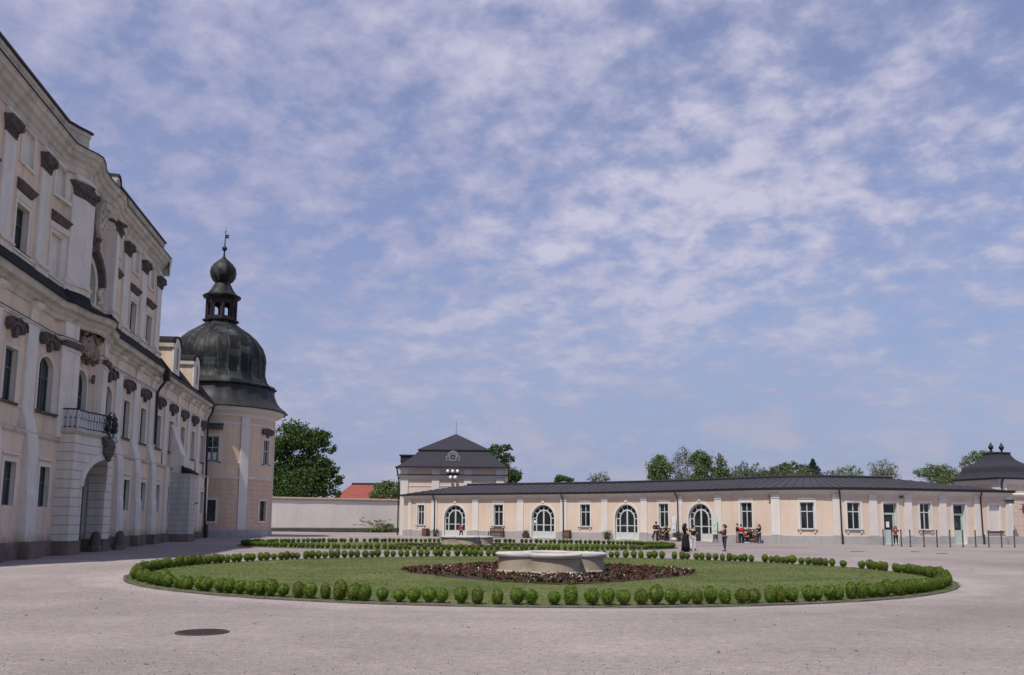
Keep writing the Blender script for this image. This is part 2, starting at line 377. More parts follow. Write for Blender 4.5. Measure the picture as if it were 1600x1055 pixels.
def window(par, M, uc, w, zb, zt, rise=0, d=0.0, rev=.3, fm=None, tr=.62, bar=.07, surround=.18, sm=None, sill=None, silld=.14, mull=True, label=None, extra=None):
    t = .06; dd = d - rev
    mb = MB(); o = outline(uc, w, zb, zt, rise); i_ = outline(uc, w, zb + bar, zt, rise, -bar)
    mb.ring(M, [(u, max(z, zb + bar) if z < zb + 2 * bar else z) for u, z in i_], o, dd, dd + t)
    mb.box(M, uc - w / 2 + bar, uc + w / 2 - bar, dd, dd + t, zb, zb + bar)
    top = zt - (bar if rise <= 0 else bar * .6)
    zt_ = zb + (zt - zb) * tr
    if mull: mb.box(M, uc - bar * .5, uc + bar * .5, dd + .002, dd + t + .012, zb + bar, top)
    for q in ([zt_] if tr else []):
        mb.box(M, uc - w / 2 + bar, uc + w / 2 - bar, dd + .001, dd + t + .006, q - bar * .55, q + bar * .55)
    if extra: extra(mb, dd, t)
    win = obj('window', mb, fm, par)
    if label: win['label'] = label
    obj('pane', pane_mb(M, uc, w - .02, zb + .01, zt - .01, max(0, rise - .01), dd + .015), mt['glass'], win)
    if surround:
        sb = MB(); sb.ring(M, outline(uc, w, zb, zt, rise), outline(uc, w, zb, zt, rise, surround), d - .02, d + .05); obj('surround', sb, sm, win)
    if sill is not None:
        s2 = MB(); s2.sweep(M, [(d - .02, zb - .14), (d + silld * .6, zb - .14), (d + silld, zb - .06), (d + silld, zb), (d - .02, zb + .0)], [uc - w / 2 - .25, uc + w / 2 + .25]); obj('sill', s2, sill, win)
    return win

# ------------------------------------------------------------------ sky, sun
SUN_AZ = math.radians(210); SUN_EL = math.radians(60)
w = bpy.data.worlds.new('World'); scene.world = w; w.use_nodes = True; t = w.node_tree; t.nodes.clear()
def wn(typ, **kw):
    nd = t.nodes.new(typ)
    for a, b in kw.items():
        if hasattr(nd, a): setattr(nd, a, b)
        else: nd.inputs[a].default_value = b
    return nd
L = t.links.new
sky = wn('ShaderNodeTexSky', sky_type='NISHITA', sun_disc=False, sun_elevation=SUN_EL, sun_rotation=SUN_AZ, altitude=200, air_density=1.0, dust_density=1.5, ozone_density=1.6)
tc = wn('ShaderNodeTexCoord'); sp = wn('ShaderNodeSeparateXYZ'); L(tc.outputs['Generated'], sp.inputs[0])
def wm(op, a, b=None):
    nd = wn('ShaderNodeMath', operation=op)
    for i, q in enumerate((a, b)):
        if q is None: continue
        if hasattr(q, 'is_linked'): L(q, nd.inputs[i])
        else: nd.inputs[i].default_value = q
    return nd.outputs[0]
def wramp(fac, stops):
    nd = wn('ShaderNodeValToRGB'); e = nd.color_ramp.elements
    while len(e) < len(stops): e.new(.5)
    for q, (po, c) in enumerate(stops): e[q].position = po; e[q].color = (*c, 1) if hasattr(c, '__len__') else (c, c, c, 1)
    L(fac, nd.inputs[0]); return nd.outputs[0]
def wmix(fac, a, b, mode='MIX'):
    nd = wn('ShaderNodeMix', data_type='RGBA', blend_type=mode)
    for s_, q in ((nd.inputs[0], fac), (nd.inputs[6], a), (nd.inputs[7], b)):
        if hasattr(q, 'is_linked'): L(q, s_)
        elif hasattr(q, '__len__'): s_.default_value = (*q, 1)
        else: s_.default_value = q
    return nd.outputs[2]
zz = wm('ADD', wm('MAXIMUM', sp.outputs[2], 0.0), .30)
cx = wm('DIVIDE', sp.outputs[0], zz); cy = wm('DIVIDE', sp.outputs[1], zz)
cmb = wn('ShaderNodeCombineXYZ'); L(cx, cmb.inputs[0]); L(cy, cmb.inputs[1])
def wnoise(scale, detail, rough, rot, scl, dist=0.0, off=(0, 0, 0)):
    mp = wn('ShaderNodeMapping'); mp.inputs['Rotation'].default_value = (0, 0, rot); mp.inputs['Scale'].default_value = scl; mp.inputs['Location'].default_value = off
    L(cmb.outputs[0], mp.inputs[0]); nd = wn('ShaderNodeTexNoise'); L(mp.outputs[0], nd.inputs['Vector'])
    nd.inputs['Scale'].default_value = scale; nd.inputs['Detail'].default_value = detail; nd.inputs['Roughness'].default_value = rough; nd.inputs['Distortion'].default_value = dist
    return nd.outputs['Fac']
nb = wnoise(1.3, 5, .5, .5, (1, 1.05, 1), 0, (3.1, 1.7, 0))
nmid = wnoise(4.2, 9, .6, .75, (1, 1.05, 1), .15, (.3, 5, 0))
nfine = wnoise(12.5, 7, .58, .6, (1, 1.0, 1), .1, (2, 2, 0))
el = sp.outputs[2]; az = wm('ARCTAN2', sp.outputs[0], sp.outputs[1])
dens = wm('ADD', wm('ADD', wm('MULTIPLY', nb, .22), wm('MULTIPLY', nmid, .36)), wm('MULTIPLY', nfine, .52))
dens = wm('ADD', dens, wm('MULTIPLY', az, -.10))           # the layer thins to the right
cov = wramp(dens, [(.455, .42), (.515, .64), (.565, .86), (.63, .97)])
nd2 = wm('ADD', wm('ADD', wm('MULTIPLY', nmid, .32), wm('MULTIPLY', nb, .38)), wm('MULTIPLY', nfine, .36))
ccol = wramp(nd2, [(.45, (2.5, 2.72, 4.3)), (.54, (3.25, 3.35, 4.8)), (.63, (4.5, 4.45, 5.6))])
tint = wmix(1.0, sky.outputs[0], (1.0, .98, 1.12), 'MULTIPLY')
c1 = wmix(cov, tint, ccol)
cm2 = wn('ShaderNodeCombineXYZ'); L(az, cm2.inputs[0]); L(wm('MULTIPLY', el, 1.9), cm2.inputs[1])
haze = wramp(el, [(0.0, .8), (.12, .55), (.30, 0)])
c2 = wmix(haze, c1, (2.3, 2.78, 4.15))
pn = wn('ShaderNodeTexNoise'); L(cm2.outputs[0], pn.inputs['Vector']); pn.inputs['Scale'].default_value = 8; pn.inputs['Detail'].default_value = 7; pn.inputs['Roughness'].default_value = .52
puff = wm('MULTIPLY', wramp(pn.outputs['Fac'], [(.50, 0), (.62, .8)]), wramp(el, [(.02, .8), (.085, .8), (.17, 0)]))
c3 = wmix(puff, c2, (3.7, 3.55, 4.4))
bg = wn('ShaderNodeBackground'); bg.inputs['Strength'].default_value = .10; L(c3, bg.inputs[0])
wo = wn('ShaderNodeOutputWorld'); L(bg.outputs[0], wo.inputs[0])
sun = bpy.data.lights.new('sun', 'SUN'); sun.energy = 3.4; sun.angle = math.radians(1.2); sun.color = (1, .93, .85)
so = bpy.data.objects.new('sun', sun); COL.objects.link(so)
sdir = Vector((math.sin(SUN_AZ) * math.cos(SUN_EL), math.cos(SUN_AZ) * math.cos(SUN_EL), math.sin(SUN_EL)))
so.rotation_euler = sdir.to_track_quat('Z', 'Y').to_euler(); so.location = (0, 0, 60)
scene.view_settings.view_transform = 'Standard'; scene.view_settings.look = 'None'; scene.view_settings.exposure = 0.34; scene.view_settings.gamma = 1

# ------------------------------------------------------------------ ground
xs = [-4000, -900, -250, -110, -70] + [-56 + 2 * i for i in range(30)] + [8, 20, 40, 60, 90, 250, 900, 4000]
ys = [-4000, -900, -200, -50, -10] + [-4 + 3 * i for i in range(38)] + [115, 130, 160, 250, 900, 4000]
mb = MB(); mb.grid([[(x, y, gz(x, y)) for x in xs] for y in ys])
setp(obj('ground', mb, mt['gravel'], smooth='all'), kind='structure')

# ------------------------------------------------------------------ palace (local axes: u along the front, d outwards)
pal_t = thing('palace', 'three storey peach baroque palace with white pilasters, balcony and dark carved capitals', 'palace', (PA.x, PA.y, 0), PROT)
CC = 8.6; S0, S1, S2 = -7.7, 24.9, 44.6
def lin(x, pts):
    if x <= pts[0][0]: return pts[0][1]
    for (a, b), (c, d) in zip(pts, pts[1:]):
        if x <= c: return b + (d - b) * (x - a) / max(c - a, 1e-9)
    return pts[-1][1]
def sym(pts): return pts + [(2 * CC - a, b) for a, b in reversed(pts)]
BW = sym([(4.35, 0), (4.5, .25), (5.4, .62), (6.5, .75), (6.6, .15), (7.6, .08), (8.59, .06)])
BL = sym([(4.6, 0), (4.7, .2), (5.5, .42), (6.6, .5), (6.7, .12), (8.59, .06)])
BC = [(3.8, 0), (4.5, .3), (5.1, .64), (5.6, .78), (6.4, .68), (7.4, .42), (8.6, .32), (9.8, .34), (10.9, .42), (11.6, .4), (12.4, .22), (13.2, 0)]
BM = sym([(4.0, 0), (4.6, .25), (5.6, .38), (6.6, .5), (7.3, .8), (8.0, 1.05), (8.59, 1.1)])
Mw = lambda u, d, z: (u, -(d + lin(u, BW)), z)
Ml = lambda u, d, z: (u, -(d + lin(u, BL)), z)
Mc = lambda u, d, z: (u, -(d + lin(u, BC)), z)
Mm = lambda u, d, z: (u, -(d + lin(u, BM)), z)
us_c = sorted(set([S0] + frange(-7.7, 3.5, 3) + [a for a, b in BC] + [a for a, b in BM] + [a for a, b in BW] + [4.7, 5.15, 12.05, 12.5, 13.7] + frange(13.7, S1, 3)))
us_r = [u for u in us_c]
WIN_MAIN = [-4.94, -.67, 17.9, 22.06]; WIN_WING = [26.4, 30.5, 34.6, 38.7, 42.75]
GW = [-4.94, -.6, 3.6, 17.95, 22.0, 26.0, 29.05, 42.5]
# ground storey (stands 0.3 forward)
mb = MB(); D0 = .3; RV = dict(mr=1)
facade(mb, I, S0, S2, -.5, 5.75, [(g, 1.32, 2.33, 4.3, 0) for g in GW] + [(CC, 3.9, -.5, 5.0, 1.55)], d=D0, rev=.27, mr=1)
mb.grid([[I(S0, D0, 5.75), I(S2, D0, 5.75)], [I(S0, .0, 5.95), I(S2, .0, 5.95)]])
mb.grid([[I(S0, D0, -.5), I(S0, D0, 5.75), I(S0, 0, 5.95)], [I(S0, -13, -.5), I(S0, -13, 5.75), I(S0, -13, 5.95)]])
L2ops = [(c, 1.38, 7.05, 9.5, 0) for c in WIN_MAIN + WIN_WING] + [(c, 1.9, 7.05, 9.85, .6) for c in (3.6, 13.6)] + [(CC, 1.9, 6.4, 10.0, .75)]
facade(mb, Ml, S0, S1, 5.95, 12.3, [o for o in L2ops if o[0] < S1], d=0, rev=.3, nu=.3, mr=1)
facade(mb, I, S1, S2, 5.95, 12.2, [o for o in L2ops if o[0] > S1], d=0, rev=.3, mr=1)
UPW = [(-4.94, 1.45, 14.05, 16.2, 0), (-.72, 1.45, 14.05, 16.2, 0), (17.95, 1.4, 14.05, 16.2, 0), (22.0, 1.4, 14.05, 16.2, 0)]
UPB = [(3.6, 1.4, 14.05, 16.2, 0, .14), (13.6, 1.4, 14.05, 16.2, 0, .14)]
SMB = [(c, 1.38, 18.25, 19.88, 0, .16) for c in (-4.94, -.68, 3.6, 13.6, 17.95, 22.0)]
ARW = [(CC, 2.3, 14.0, 16.35, 1.15, .45)]
facade(mb, Mw, S0, S1, 13.0, 17.55, UPW + UPB + ARW, d=0, rev=.34, nu=.3, mr=1)
facade(mb, Mw, S0, S1, 17.55, 20.2, SMB, d=0, rev=.2, nu=.3, mr=1)
# ends of the tall block and the back
for a, b in ((S0, S0), (S1, S1)): mb.face([(a, 0, 5.9), (a, 13, 5.9), (a, 13, 22.4), (a, 0, 22.4)])
mb.face([(S0, 13, -.5), (S2, 13, -.5), (S2, 13, 12), (S0, 13, 12)]); mb.face([(S0, 13, 12), (S1, 13, 12), (S1, 13, 22.4), (S0, 13, 22.4)])
obj('wall', mb, [mt['peach_old'], mt['white_old']], pal_t)
# plinth
mb = MB(); pl = [(.0, -.6), (.46, -.6), (.46, .58), (.36, .66), (.0, .66)]
mb.sweep(I, pl, [S0, 5.1]); mb.sweep(I, pl, [12.1, S2])
obj('plinth', mb, mt['plinth_old'], pal_t)
# belt and sill bands
def strips(segs, M, prof, m_, name):
    mb = MB()
    for a, b in segs: mb.sweep(M, prof, [u for u in sorted(set([a, b] + [q for q in us_c if a < q < b]))])
    return obj(name, mb, m_, pal_t)
strips([(S0, 5.15), (12.05, S2)], I, [(.0, 5.62), (.36, 5.66), (.42, 5.76), (.42, 5.84), (.0, 6.0)], mt['stonecorn'], 'belt_course')
strips([(S0, 3.9), (13.3, S2)], I, [(-.02, 6.9), (.06, 6.9), (.10, 7.0), (-.02, 7.04)], mt['white_old'], 'sill_band')
# frieze string under the main cornice of the lower storeys
strips([(S0, S1)], Ml, [(-.02, 10.98), (.05, 10.98), (.07, 11.06), (.13, 11.1), (.13, 11.17), (-.02, 11.2)], mt['white_old'], 'string_course')
strips([(S1, S2)], I, [(-.02, 10.98), (.05, 10.98), (.07, 11.06), (.13, 11.1), (.13, 11.17), (-.02, 11.2)], mt['white_old'], 'string_course')
for a, b in ((4.72, 6.58), (10.62, 12.48)): dk = MB(); dk.sweep(Ml, [(.12, 10.72), (.3, 10.72), (.36, 10.97), (.12, 10.97)], frange(a, b, .4)); obj('dark_abacus', dk, mt['darkstone'], pal_t)
midp = [(-.02, 11.95), (.08, 12.0), (.12, 12.2), (.22, 12.3), (.3, 12.45), (.52, 12.55), (.56, 12.78), (.62, 12.82), (.62, 12.9), (-.02, 12.95)]
strips([(S0, S1)], Mm, midp, mt['stonecorn'], 'middle_cornice')
strips([(S1, S2)], I, [(d, z - .12) for d, z in midp], mt['stonecorn'], 'eaves_cornice')
mb = MB()
for a, b in zip(us_c, us_c[1:]):
    mb.face([Mm(a, .68, 12.92), Mm(b, .68, 12.92), Mw(b, .12, 13.74), Mw(a, .12, 13.74)]); mb.face([Mm(a, .68, 12.92), Mm(b, .68, 12.92), Mm(b, .66, 12.84), Mm(a, .66, 12.84)])
obj('lead_skirt_roof', mb, mt['lead'], pal_t)
strips([(S0, S1)], Mw, [(-.02, 13.6), (.14, 13.6), (.14, 13.82), (.22, 13.86), (.22, 13.94), (.13, 13.97), (-.02, 14.02)], mt['white_old'], 'pedestal_band')
# entablature, attic
strips([(S0, S1 + .1)], Mc, [(-.02, 19.92), (.06, 19.95), (.06, 20.35), (.12, 20.4), (.2, 20.62), (.34, 20.72), (.42, 20.95), (.52, 21.02), (.55, 21.22), (.60, 21.26), (.60, 21.32), (-.3, 21.38)], mt['stonecorn'], 'main_cornice')
mb = MB(); mb.sweep(lambda u, d, z: (S1 + d, u, z), [(-.02, 19.92), (.06, 19.95), (.2, 20.62), (.42, 20.95), (.55, 21.22), (.60, 21.32), (-.3, 21.38)], [-.55, 13]); obj('main_cornice', mb, mt['stonecorn'], pal_t)
atp = [(-.35, 21.3), (.02, 21.3), (.02, 22.15), (.1, 22.25), (.1, 22.46), (-.35, 22.46)]
strips([(S0, 5.3), (11.2, S1)], Mc, atp, mt['stonecorn'], 'attic')
strips([(6.9, 10.2)], Mc, [(-.5, 21.3), (-.1, 21.3), (-.1, 21.95), (-.05, 22.05), (-.5, 22.05)], mt['stonecorn'], 'attic')
strips([(S0, 5.34), (11.15, S1 + .05)], Mc, [(-.4, 22.44), (.2, 22.44), (.2, 22.56), (-.4, 22.6)], mt['gutter'], 'roof_gutter')
mb = MB()
mb.face([(S0, .2, 22.3), (S1, .2, 22.3), (S1 - 6, 6.5, 25.8), (S0 + 6, 6.5, 25.8)]); mb.face([(S1, .2, 22.3), (S1, 13, 22.3), (S1 - 6, 6.5, 25.8)])
mb.face([(S0, 13, 22.3), (S0, .2, 22.3), (S0 + 6, 6.5, 25.8)]); mb.face([(S1, 13, 22.3), (S0, 13, 22.3), (S0 + 6, 6.5, 25.8), (S1 - 6, 6.5, 25.8)])
# wing roof
mb.face([(S1 - .05, -.55, 12.75), (S2 + 2, -.55, 12.75), (S2 + 2, 4.2, 18.6), (S1 - .05, 4.2, 18.6)]); mb.face([(S1 - .05, 4.2, 18.6), (S2 + 2, 4.2, 18.6), (S2 + 2, 13, 12), (S1 - .05, 13, 12)])
for i in range(26):
    u = S1 + .5 + i * .8; mb.tube([(u, -.55, 12.78), (u, 4.2, 18.63)], .025, 4)
obj('roof', mb, mt['lead'], pal_t)
mb = MB(); mb.sweep(I, [(.48, 12.66), (.64, 12.66), (.66, 12.8), (.48, 12.8)], [S1 + .1, S2 + .6]); obj('roof_gutter', mb, mt['gutter'], pal_t)
strips([(S0, S1 + .12)], Mc, [(.1, 21.33), (.62, 21.3), (.64, 21.36), (.1, 21.42)], mt['lead'], 'lead_flashing')
strips([(S0, S1)], Ml, [(-.02, 11.17), (.15, 11.165), (.15, 11.2), (-.02, 11.24)], mt['lead'], 'lead_flashing')
# pilasters
def pil_low(u, wd=1.28, bow=True):
    mb = MB(); zs = [(-.02 + .66, .68), (2.9, .63), (3.15, .57), (4.9, .53), (5.6, .46), (6.2, .31), (6.7, .17), (7.0, .12), (10.98, .12)] if bow else [(.66, .42), (5.7, .42), (5.95, .12), (10.98, .12)]
    h = wd / 2
    rows = [[(u - h, 0.25 if z > 6 else -.1, z), (u - h, -d, z), (u + h, -d, z), (u + h, 0.25 if z > 6 else -.1, z)] for z, d in zs]
    mb.grid(rows, False); o = obj('pilaster', mb, mt['pil_old'], pal_t)
    m2 = MB(); m2.box(I, u - h - .1, u + h + .1, .3, .92 if bow else .55, -.6, .68); obj('plinth_block', m2, mt['plinth_old'], o)
    m3 = MB(); h2 = .42; zt = 12.0
    m3.box(I, u - h2, u + h2, -.05, .1, 11.2, 11.5); rows = [[(u - h2 - e, .05, z), (u - h2 - e, -d, z), (u + h2 + e, -d, z), (u + h2 + e, .05, z)] for z, d, e in [(11.5, .10, 0), (11.75, .16, .02), (11.92, .34, .06), (12.1, .42, .08)]]
    m3.grid(rows); obj('frieze_bracket', m3, mt['white_old'], o)
for u in (-2.8, 1.46, 15.75, 20.0, 24.15): pil_low(u)
for u in (28.45, 32.55, 36.65, 40.7, 44.2): pil_low(u, .95, False)
for a, b in ((4.72, 6.55), (10.65, 12.48)):
    mb = MB(); mb.sweep(Ml, [(-.1, 5.9), (.14, 5.9), (.14, 10.7), (-.1, 10.7)], sorted([q if a < CC else 2 * CC - q for q in (4.72, 5.2, 5.6, 6.1, 6.58, 6.65, 6.705)])); mb.sweep(Ml, [(-.1, 11.2), (.1, 11.2), (.1, 12.0), (-.1, 12.0)], frange(a + .2, b - .2, .35)); mb.sweep(Ml, [(.1, 10.45), (.2, 10.5), (.2, 10.58), (.1, 10.6)], frange(a - .05, b + .05, .35))
    obj('pier', mb, mt['white_old'], pal_t)
def capital(par, M, u, wd, z0=18.78, d0=.1):
    mb = MB(); rows = []; wd = wd * .84
    for z, k, d in [(0, .50, .06), (.06, .54, .12), (.12, .5, .08), (.38, .53, .14), (.62, .58, .24), (.78, .66, .36), (.84, .67, .38), (.92, .67, .38)]:
        h = wd * k; z = z * .86; d = d * .8; rows.append([M(u - h, -.05, z0 + z), M(u - h, d0 + d, z0 + z), M(u, d0 + d * 1.08, z0 + z), M(u + h, d0 + d, z0 + z), M(u + h, -.05, z0 + z)])
    mb.grid(rows); mb.face(rows[-1]); mb.face(rows[0][::-1])
    r = random.Random(int(u * 50))
    for s in (-1, 1):
        c = M(u + s * wd * .54, d0 + .22, z0 + .5); mb.ball(c, .12, 8, 0, (1, 1.2, 1.2))
    nl = max(3, int(wd / .22))
    for row, zz_ in ((0, .16), (1, .36)):
        for q in range(nl):
            uu = u + wd * .5 * (-1 + (2 * q + 1 + row * .4) / nl); mb.ball(M(uu, d0 + .1 + .05 * row, z0 + zz_), .075, 6, 0, (.9, 1, 1.6))
    mb.ball(M(u, d0 + .32, z0 + .68), .1, 6)
    obj('capital', mb, mt['darkstone'], par)
def pil_up(u, wd, M=Mw):
    mb = MB(); h = wd / 2; us = frange(u - h, u + h, .35)
    if wd > 1.5: us = [q if u < CC else 2 * CC - q for q in (4.5, 4.9, 5.4, 6.0, 6.5, 6.56, 6.605)]; us.sort()
    mb.sweep(M, [(-.1, 14.0), (.12, 14.0), (.12, 18.8), (-.1, 18.8)], us)
    o = obj('pilaster', mb, mt['pil_old'], pal_t); capital(o, M, u, wd)
    m2 = MB(); m2.sweep(M, [(-.1, 19.56), (.22, 19.56), (.22, 19.64), (.28, 19.69), (.28, 19.75), (.18, 19.78), (.18, 19.95), (-.1, 19.98)], frange(u - h * .9, u + h * .9, .35)); obj('impost_block', m2, mt['white_old'], o)
    m3 = MB(); m3.sweep(M, [(.0, 13.6), (.26, 13.6), (.26, 13.86), (.36, 13.9), (.36, 14.0), (.26, 14.06), (.24, 14.2), (.0, 14.22)], frange(u - h - .14, u + h + .14, .35)); obj('base', m3, mt['white_old'], o)
for u in (-7.0, -2.8, 1.46, 15.75, 20.0, 24.2): pil_up(u, 1.2)
for u in (5.5, 11.7): pil_up(u, 1.95)
# windows
def eyebrow(par, u, z, M=I, wd=1.0):
    T = [(-1.0, .05), (-.96, .3), (-.7, .44), (-.35, .38), (0, .5), (.35, .38), (.7, .44), (.96, .3), (1.0, .05)]
    mb = MB(); mb.prism(M, [(u + a * wd, z + b) for a, b in T + [(.86, -.14), (.6, -.12), (.42, .08), (.2, .18), (-.2, .18), (-.42, .08), (-.6, -.12), (-.86, -.14)]], .0, .25)
    mb.prism(M, [(u + a * wd * 1.05, z + b + .03) for a, b in T] + [(u + a * wd * 1.05, z + b - .05) for a, b in T[::-1]], .0, .34)
    for q in (-.74, .74): mb.ball(M(u + q * wd, .24, z + .06), .13, 8, 0, (1, .9, 1.1))
    mb.prism(M, [(u - .17, z + .1), (u - .2, z - .1), (u - .1, z - .34), (u, z - .42), (u + .1, z - .34), (u + .2, z - .1), (u + .17, z + .1)], .0, .22)
    obj('eyebrow_hood', mb, mt['darkstone'], par)
for c in WIN_MAIN + WIN_WING:
    wo_ = window(pal_t, I, c, 1.38, 7.05, 9.5, 0, 0, .27, mt['teal'], .64, .07, .17, mt['white_old'], mt['darkstone'])
    eyebrow(wo_, c, 10.38, I, .9)
for c in (3.6, 13.6):
    wo_ = window(pal_t, Ml, c, 1.9, 7.05, 9.85, .6, 0, .27, mt['teal'], .64, .07, .17, mt['white_old'], mt['darkstone']); eyebrow(wo_, c, 10.5, I, 1.15)
wo_ = window(pal_t, Ml, CC, 1.9, 6.4, 10.0, .75, 0, .28, mt['teal'], .6, .08, .16, mt['white_old'])
for c in GW:
    window(pal_t, I, c, 1.32, 2.33, 4.3, 0, D0, .24, mt['teal'], .6, .05, .2, mt['white_old'])
    mb = MB(); mb.box(I, c - .9, c + .9, D0 - .02, D0 + .1, 4.62, 4.70); obj('window_ledge', mb, mt['white_old'], pal_t)
for c, w_, a, b, _ in UPW:
    wo_ = window(pal_t, I, c, w_, a, b, 0, 0, .31, mt['teal'], .62, .07, .17, mt['white_old'], mt['lead'])
    mb = MB(); mb.sweep(I, [(-.02, 16.82), (.10, 16.82), (.33, 17.06), (.37, 17.11), (.32, 17.16), (-.02, 17.4)], [c - .84, c + .84]); obj('straight_hood', mb, mt['darkstone'], wo_)
    mb = MB(); mb.sweep(I, [(-.02, 16.4), (.05, 16.42), (.1, 16.72), (-.02, 16.78)], [c - .93, c + .93]); obj('hood_frieze', mb, mt['white_old'], wo_)
def blind(c, w_, a, b, d, slit, hood, M=I):
    mb = MB(); mb.box(M, c - w_ / 2, c + w_ / 2, -d - .06, -d + .01, a, b); o = obj('blind_window', mb, mt['pil_old'], pal_t)
    m2 = MB(); m2.ring(M, outline(c, w_, a, b, 0), outline(c, w_, a, b, 0, .17), -.02, .05)
    if slit: m2.box(M, c - w_ / 2 - .22, c + w_ / 2 + .22, -.02, .09, a - .16, a - .002)
    obj('surround', m2, mt['white_old'], o)
    if slit: m3 = MB(); m3.box(M, c - w_ / 2 + .02, c + w_ / 2 - .02, -d + .012, .012, a + .004, a + .07); obj('lead_sill', m3, mt['lead'], o)
    if hood:
        m4 = MB(); m4.sweep(M, [(-.02, 16.82), (.10, 16.82), (.33, 17.06), (.37, 17.11), (.32, 17.16), (-.02, 17.4)], [c - .84, c + .84]); obj('straight_hood', m4, mt['darkstone'], o)
        m4 = MB(); m4.sweep(M, [(-.02, 16.4), (.05, 16.42), (.1, 16.72), (-.02, 16.78)], [c - .93, c + .93]); obj('hood_frieze', m4, mt['white_old'], o)
for c in (3.6, 13.6): blind(c, 1.4, 14.05, 16.2, .14, False, True, Mw)
for c in (-4.94, -.68, 3.6, 13.6, 17.95, 22.0): blind(c, 1.38, 18.25, 19.88, .16, True, False, Mw)
# arched window of the centre with its dark hood
def spokes(mb, dd, t):
    for a in (50, 90, 130):
        r0_, r1_ = .3, 1.1; mb.prism(Mw, [(CC + math.cos(math.radians(a)) * r0_ - .03, 15.2 + math.sin(math.radians(a)) * r0_), (CC + math.cos(math.radians(a)) * r1_ - .03, 15.2 + math.sin(math.radians(a)) * r1_), (CC + math.cos(math.radians(a)) * r1_ + .03, 15.2 + math.sin(math.radians(a)) * r1_), (CC + math.cos(math.radians(a)) * r0_ + .03, 15.2 + math.sin(math.radians(a)) * r0_)], dd + .003, dd + t + .02)
wo_ = window(pal_t, Mw, CC, 2.3, 14.0, 16.35, 1.15, 0, .45, mt['teal'], .5, .08, .3, mt['white_old'], None, extra=spokes)
mb = MB(); n = 16
hin = [(CC - 1.62 * math.cos(PI * q / n), 15.2 + 1.62 * math.sin(PI * q / n)) for q in range(n + 1)]; hout = [(CC - 1.9 * math.cos(PI * q / n), 15.25 + 1.95 * math.sin(PI * q / n)) for q in range(n + 1)]
mb.ring(Mw, hin, hout, -.02, .36); mb.ball(Mw(CC, .36, 17.15), .26, 8, 0, (1.4, .8, 1.3)); obj('arched_hood', mb, mt['darkstone'], wo_)
# coat of arms cartouche above it, an oval shield with raised tracery and crown
mb = MB(); cz = 18.75
rows = []
for r_, d in [(1.0, .0), (1.0, .22), (.88, .28), (.82, .2), (.4, .26), (.05, .28)]:
    rows.append([Mw(CC + .68 * r_ * math.cos(2 * PI * q / 28), .4 + d, cz + 1.1 * r_ * math.sin(2 * PI * q / 28)) for q in range(28)])
mb.grid(rows, True); 
for q in range(18): 
    a = 2 * PI * q / 18; mb.ball(Mw(CC + .63 * math.cos(a), .64, cz + 1.03 * math.sin(a)), .075, 6)
for a, b in ((-.3, .4), (-.3, -.1), (.05, .6), (.3, .3), (.28, -.3), (-.1, -.6), (0, .1), (.1, -.35)):
    mb.tube([Mw(CC + a - .12, .7, cz + b - .15), Mw(CC + a, .74, cz + b), Mw(CC + a + .1, .7, cz + b + .17)], .05, 6)
for s in (-1, 0, 1): mb.ball(Mw(CC + s * .3, .6, cz + 1.28 - abs(s) * .08), .16, 8)
obj('arms_cartouche', mb, mt['stonecorn'], pal_t)
mb = MB()
for s in (-1, 1):
    mb.tube([Mw(CC + s * .85, .2, 19.7), Mw(CC + s * 1.0, .3, 18.9), Mw(CC + s * .75, .25, 17.9), Mw(CC + s * .3, .3, 17.35)], [.12, .2, .16, .1], 8); mb.ball(Mw(CC + s * 1.05, .3, 19.0), .24, 8, 0, (1, .8, 1.3))
mb.ball(Mw(CC, .35, 17.5), .24, 8); obj('cartouche_mantling', mb, mt['darkstone'], pal_t)
for s in (-1, 1):
    mb = MB()
    for q in range(9): mb.ball(Mw(CC + s * (1.55 + .18 * math.sin(q)), .2, 14.25 + q * .11), .16 - .006 * q, 6)
    obj('scroll_ornament', mb, mt['white_old'], pal_t)
# sculpted relief in the frieze over the balcony door
mb = MB(); r = random.Random(3)
mb.ball(Ml(CC, .3, 11.5), .55, 12, 0, (1, .5, 1.25))
for s in (-1, 1):
    mb.ball(Ml(CC + s * .95, .3, 11.35), .32, 8, 0, (.9, .7, 1.6)); mb.ball(Ml(CC + s * .95, .4, 11.98), .17, 8)
    mb.tube([Ml(CC + s * .95, .4, 11.6), Ml(CC + s * .6, .55, 11.75), Ml(CC + s * .35, .5, 12.0)], [.12, .1, .07], 6)
    mb.tube([Ml(CC + s * 1.05, .35, 11.1), Ml(CC + s * 1.4, .4, 10.9), Ml(CC + s * 1.7, .25, 10.7)], [.17, .14, .08], 6)
for q in range(40):
    mb.ball(Ml(CC + r.uniform(-1.5, 1.5), .22 + r.random() * .2, 10.75 + abs(r.gauss(0, .5))), r.uniform(.08, .2), 6)
for q in range(7): mb.ball(Ml(CC - .45 + q * .15, .45, 12.15 + .1 * math.sin(q * .9)), .1, 6)
obj('carved_relief', mb, mt['relief'], pal_t)
mb = MB()
for q in range(24): mb.ball(Ml(CC - 1.6 + q * .136, .26, 10.6 + .1 * math.sin(q * .9) + r.uniform(-.06, .08)), r.uniform(.09, .16), 6)
obj('carved_garland', mb, mt['darkstone'], pal_t)
for s in (-1, 1): mb = MB(); mb.ball(Ml(CC + s * 1.35, .2, 9.65), .16, 8, 0, (1, .8, 1.5)); mb.ball(Ml(CC + s * 1.35, .22, 9.85), .12, 8); obj('carved_mask', mb, mt['darkstone'], pal_t)
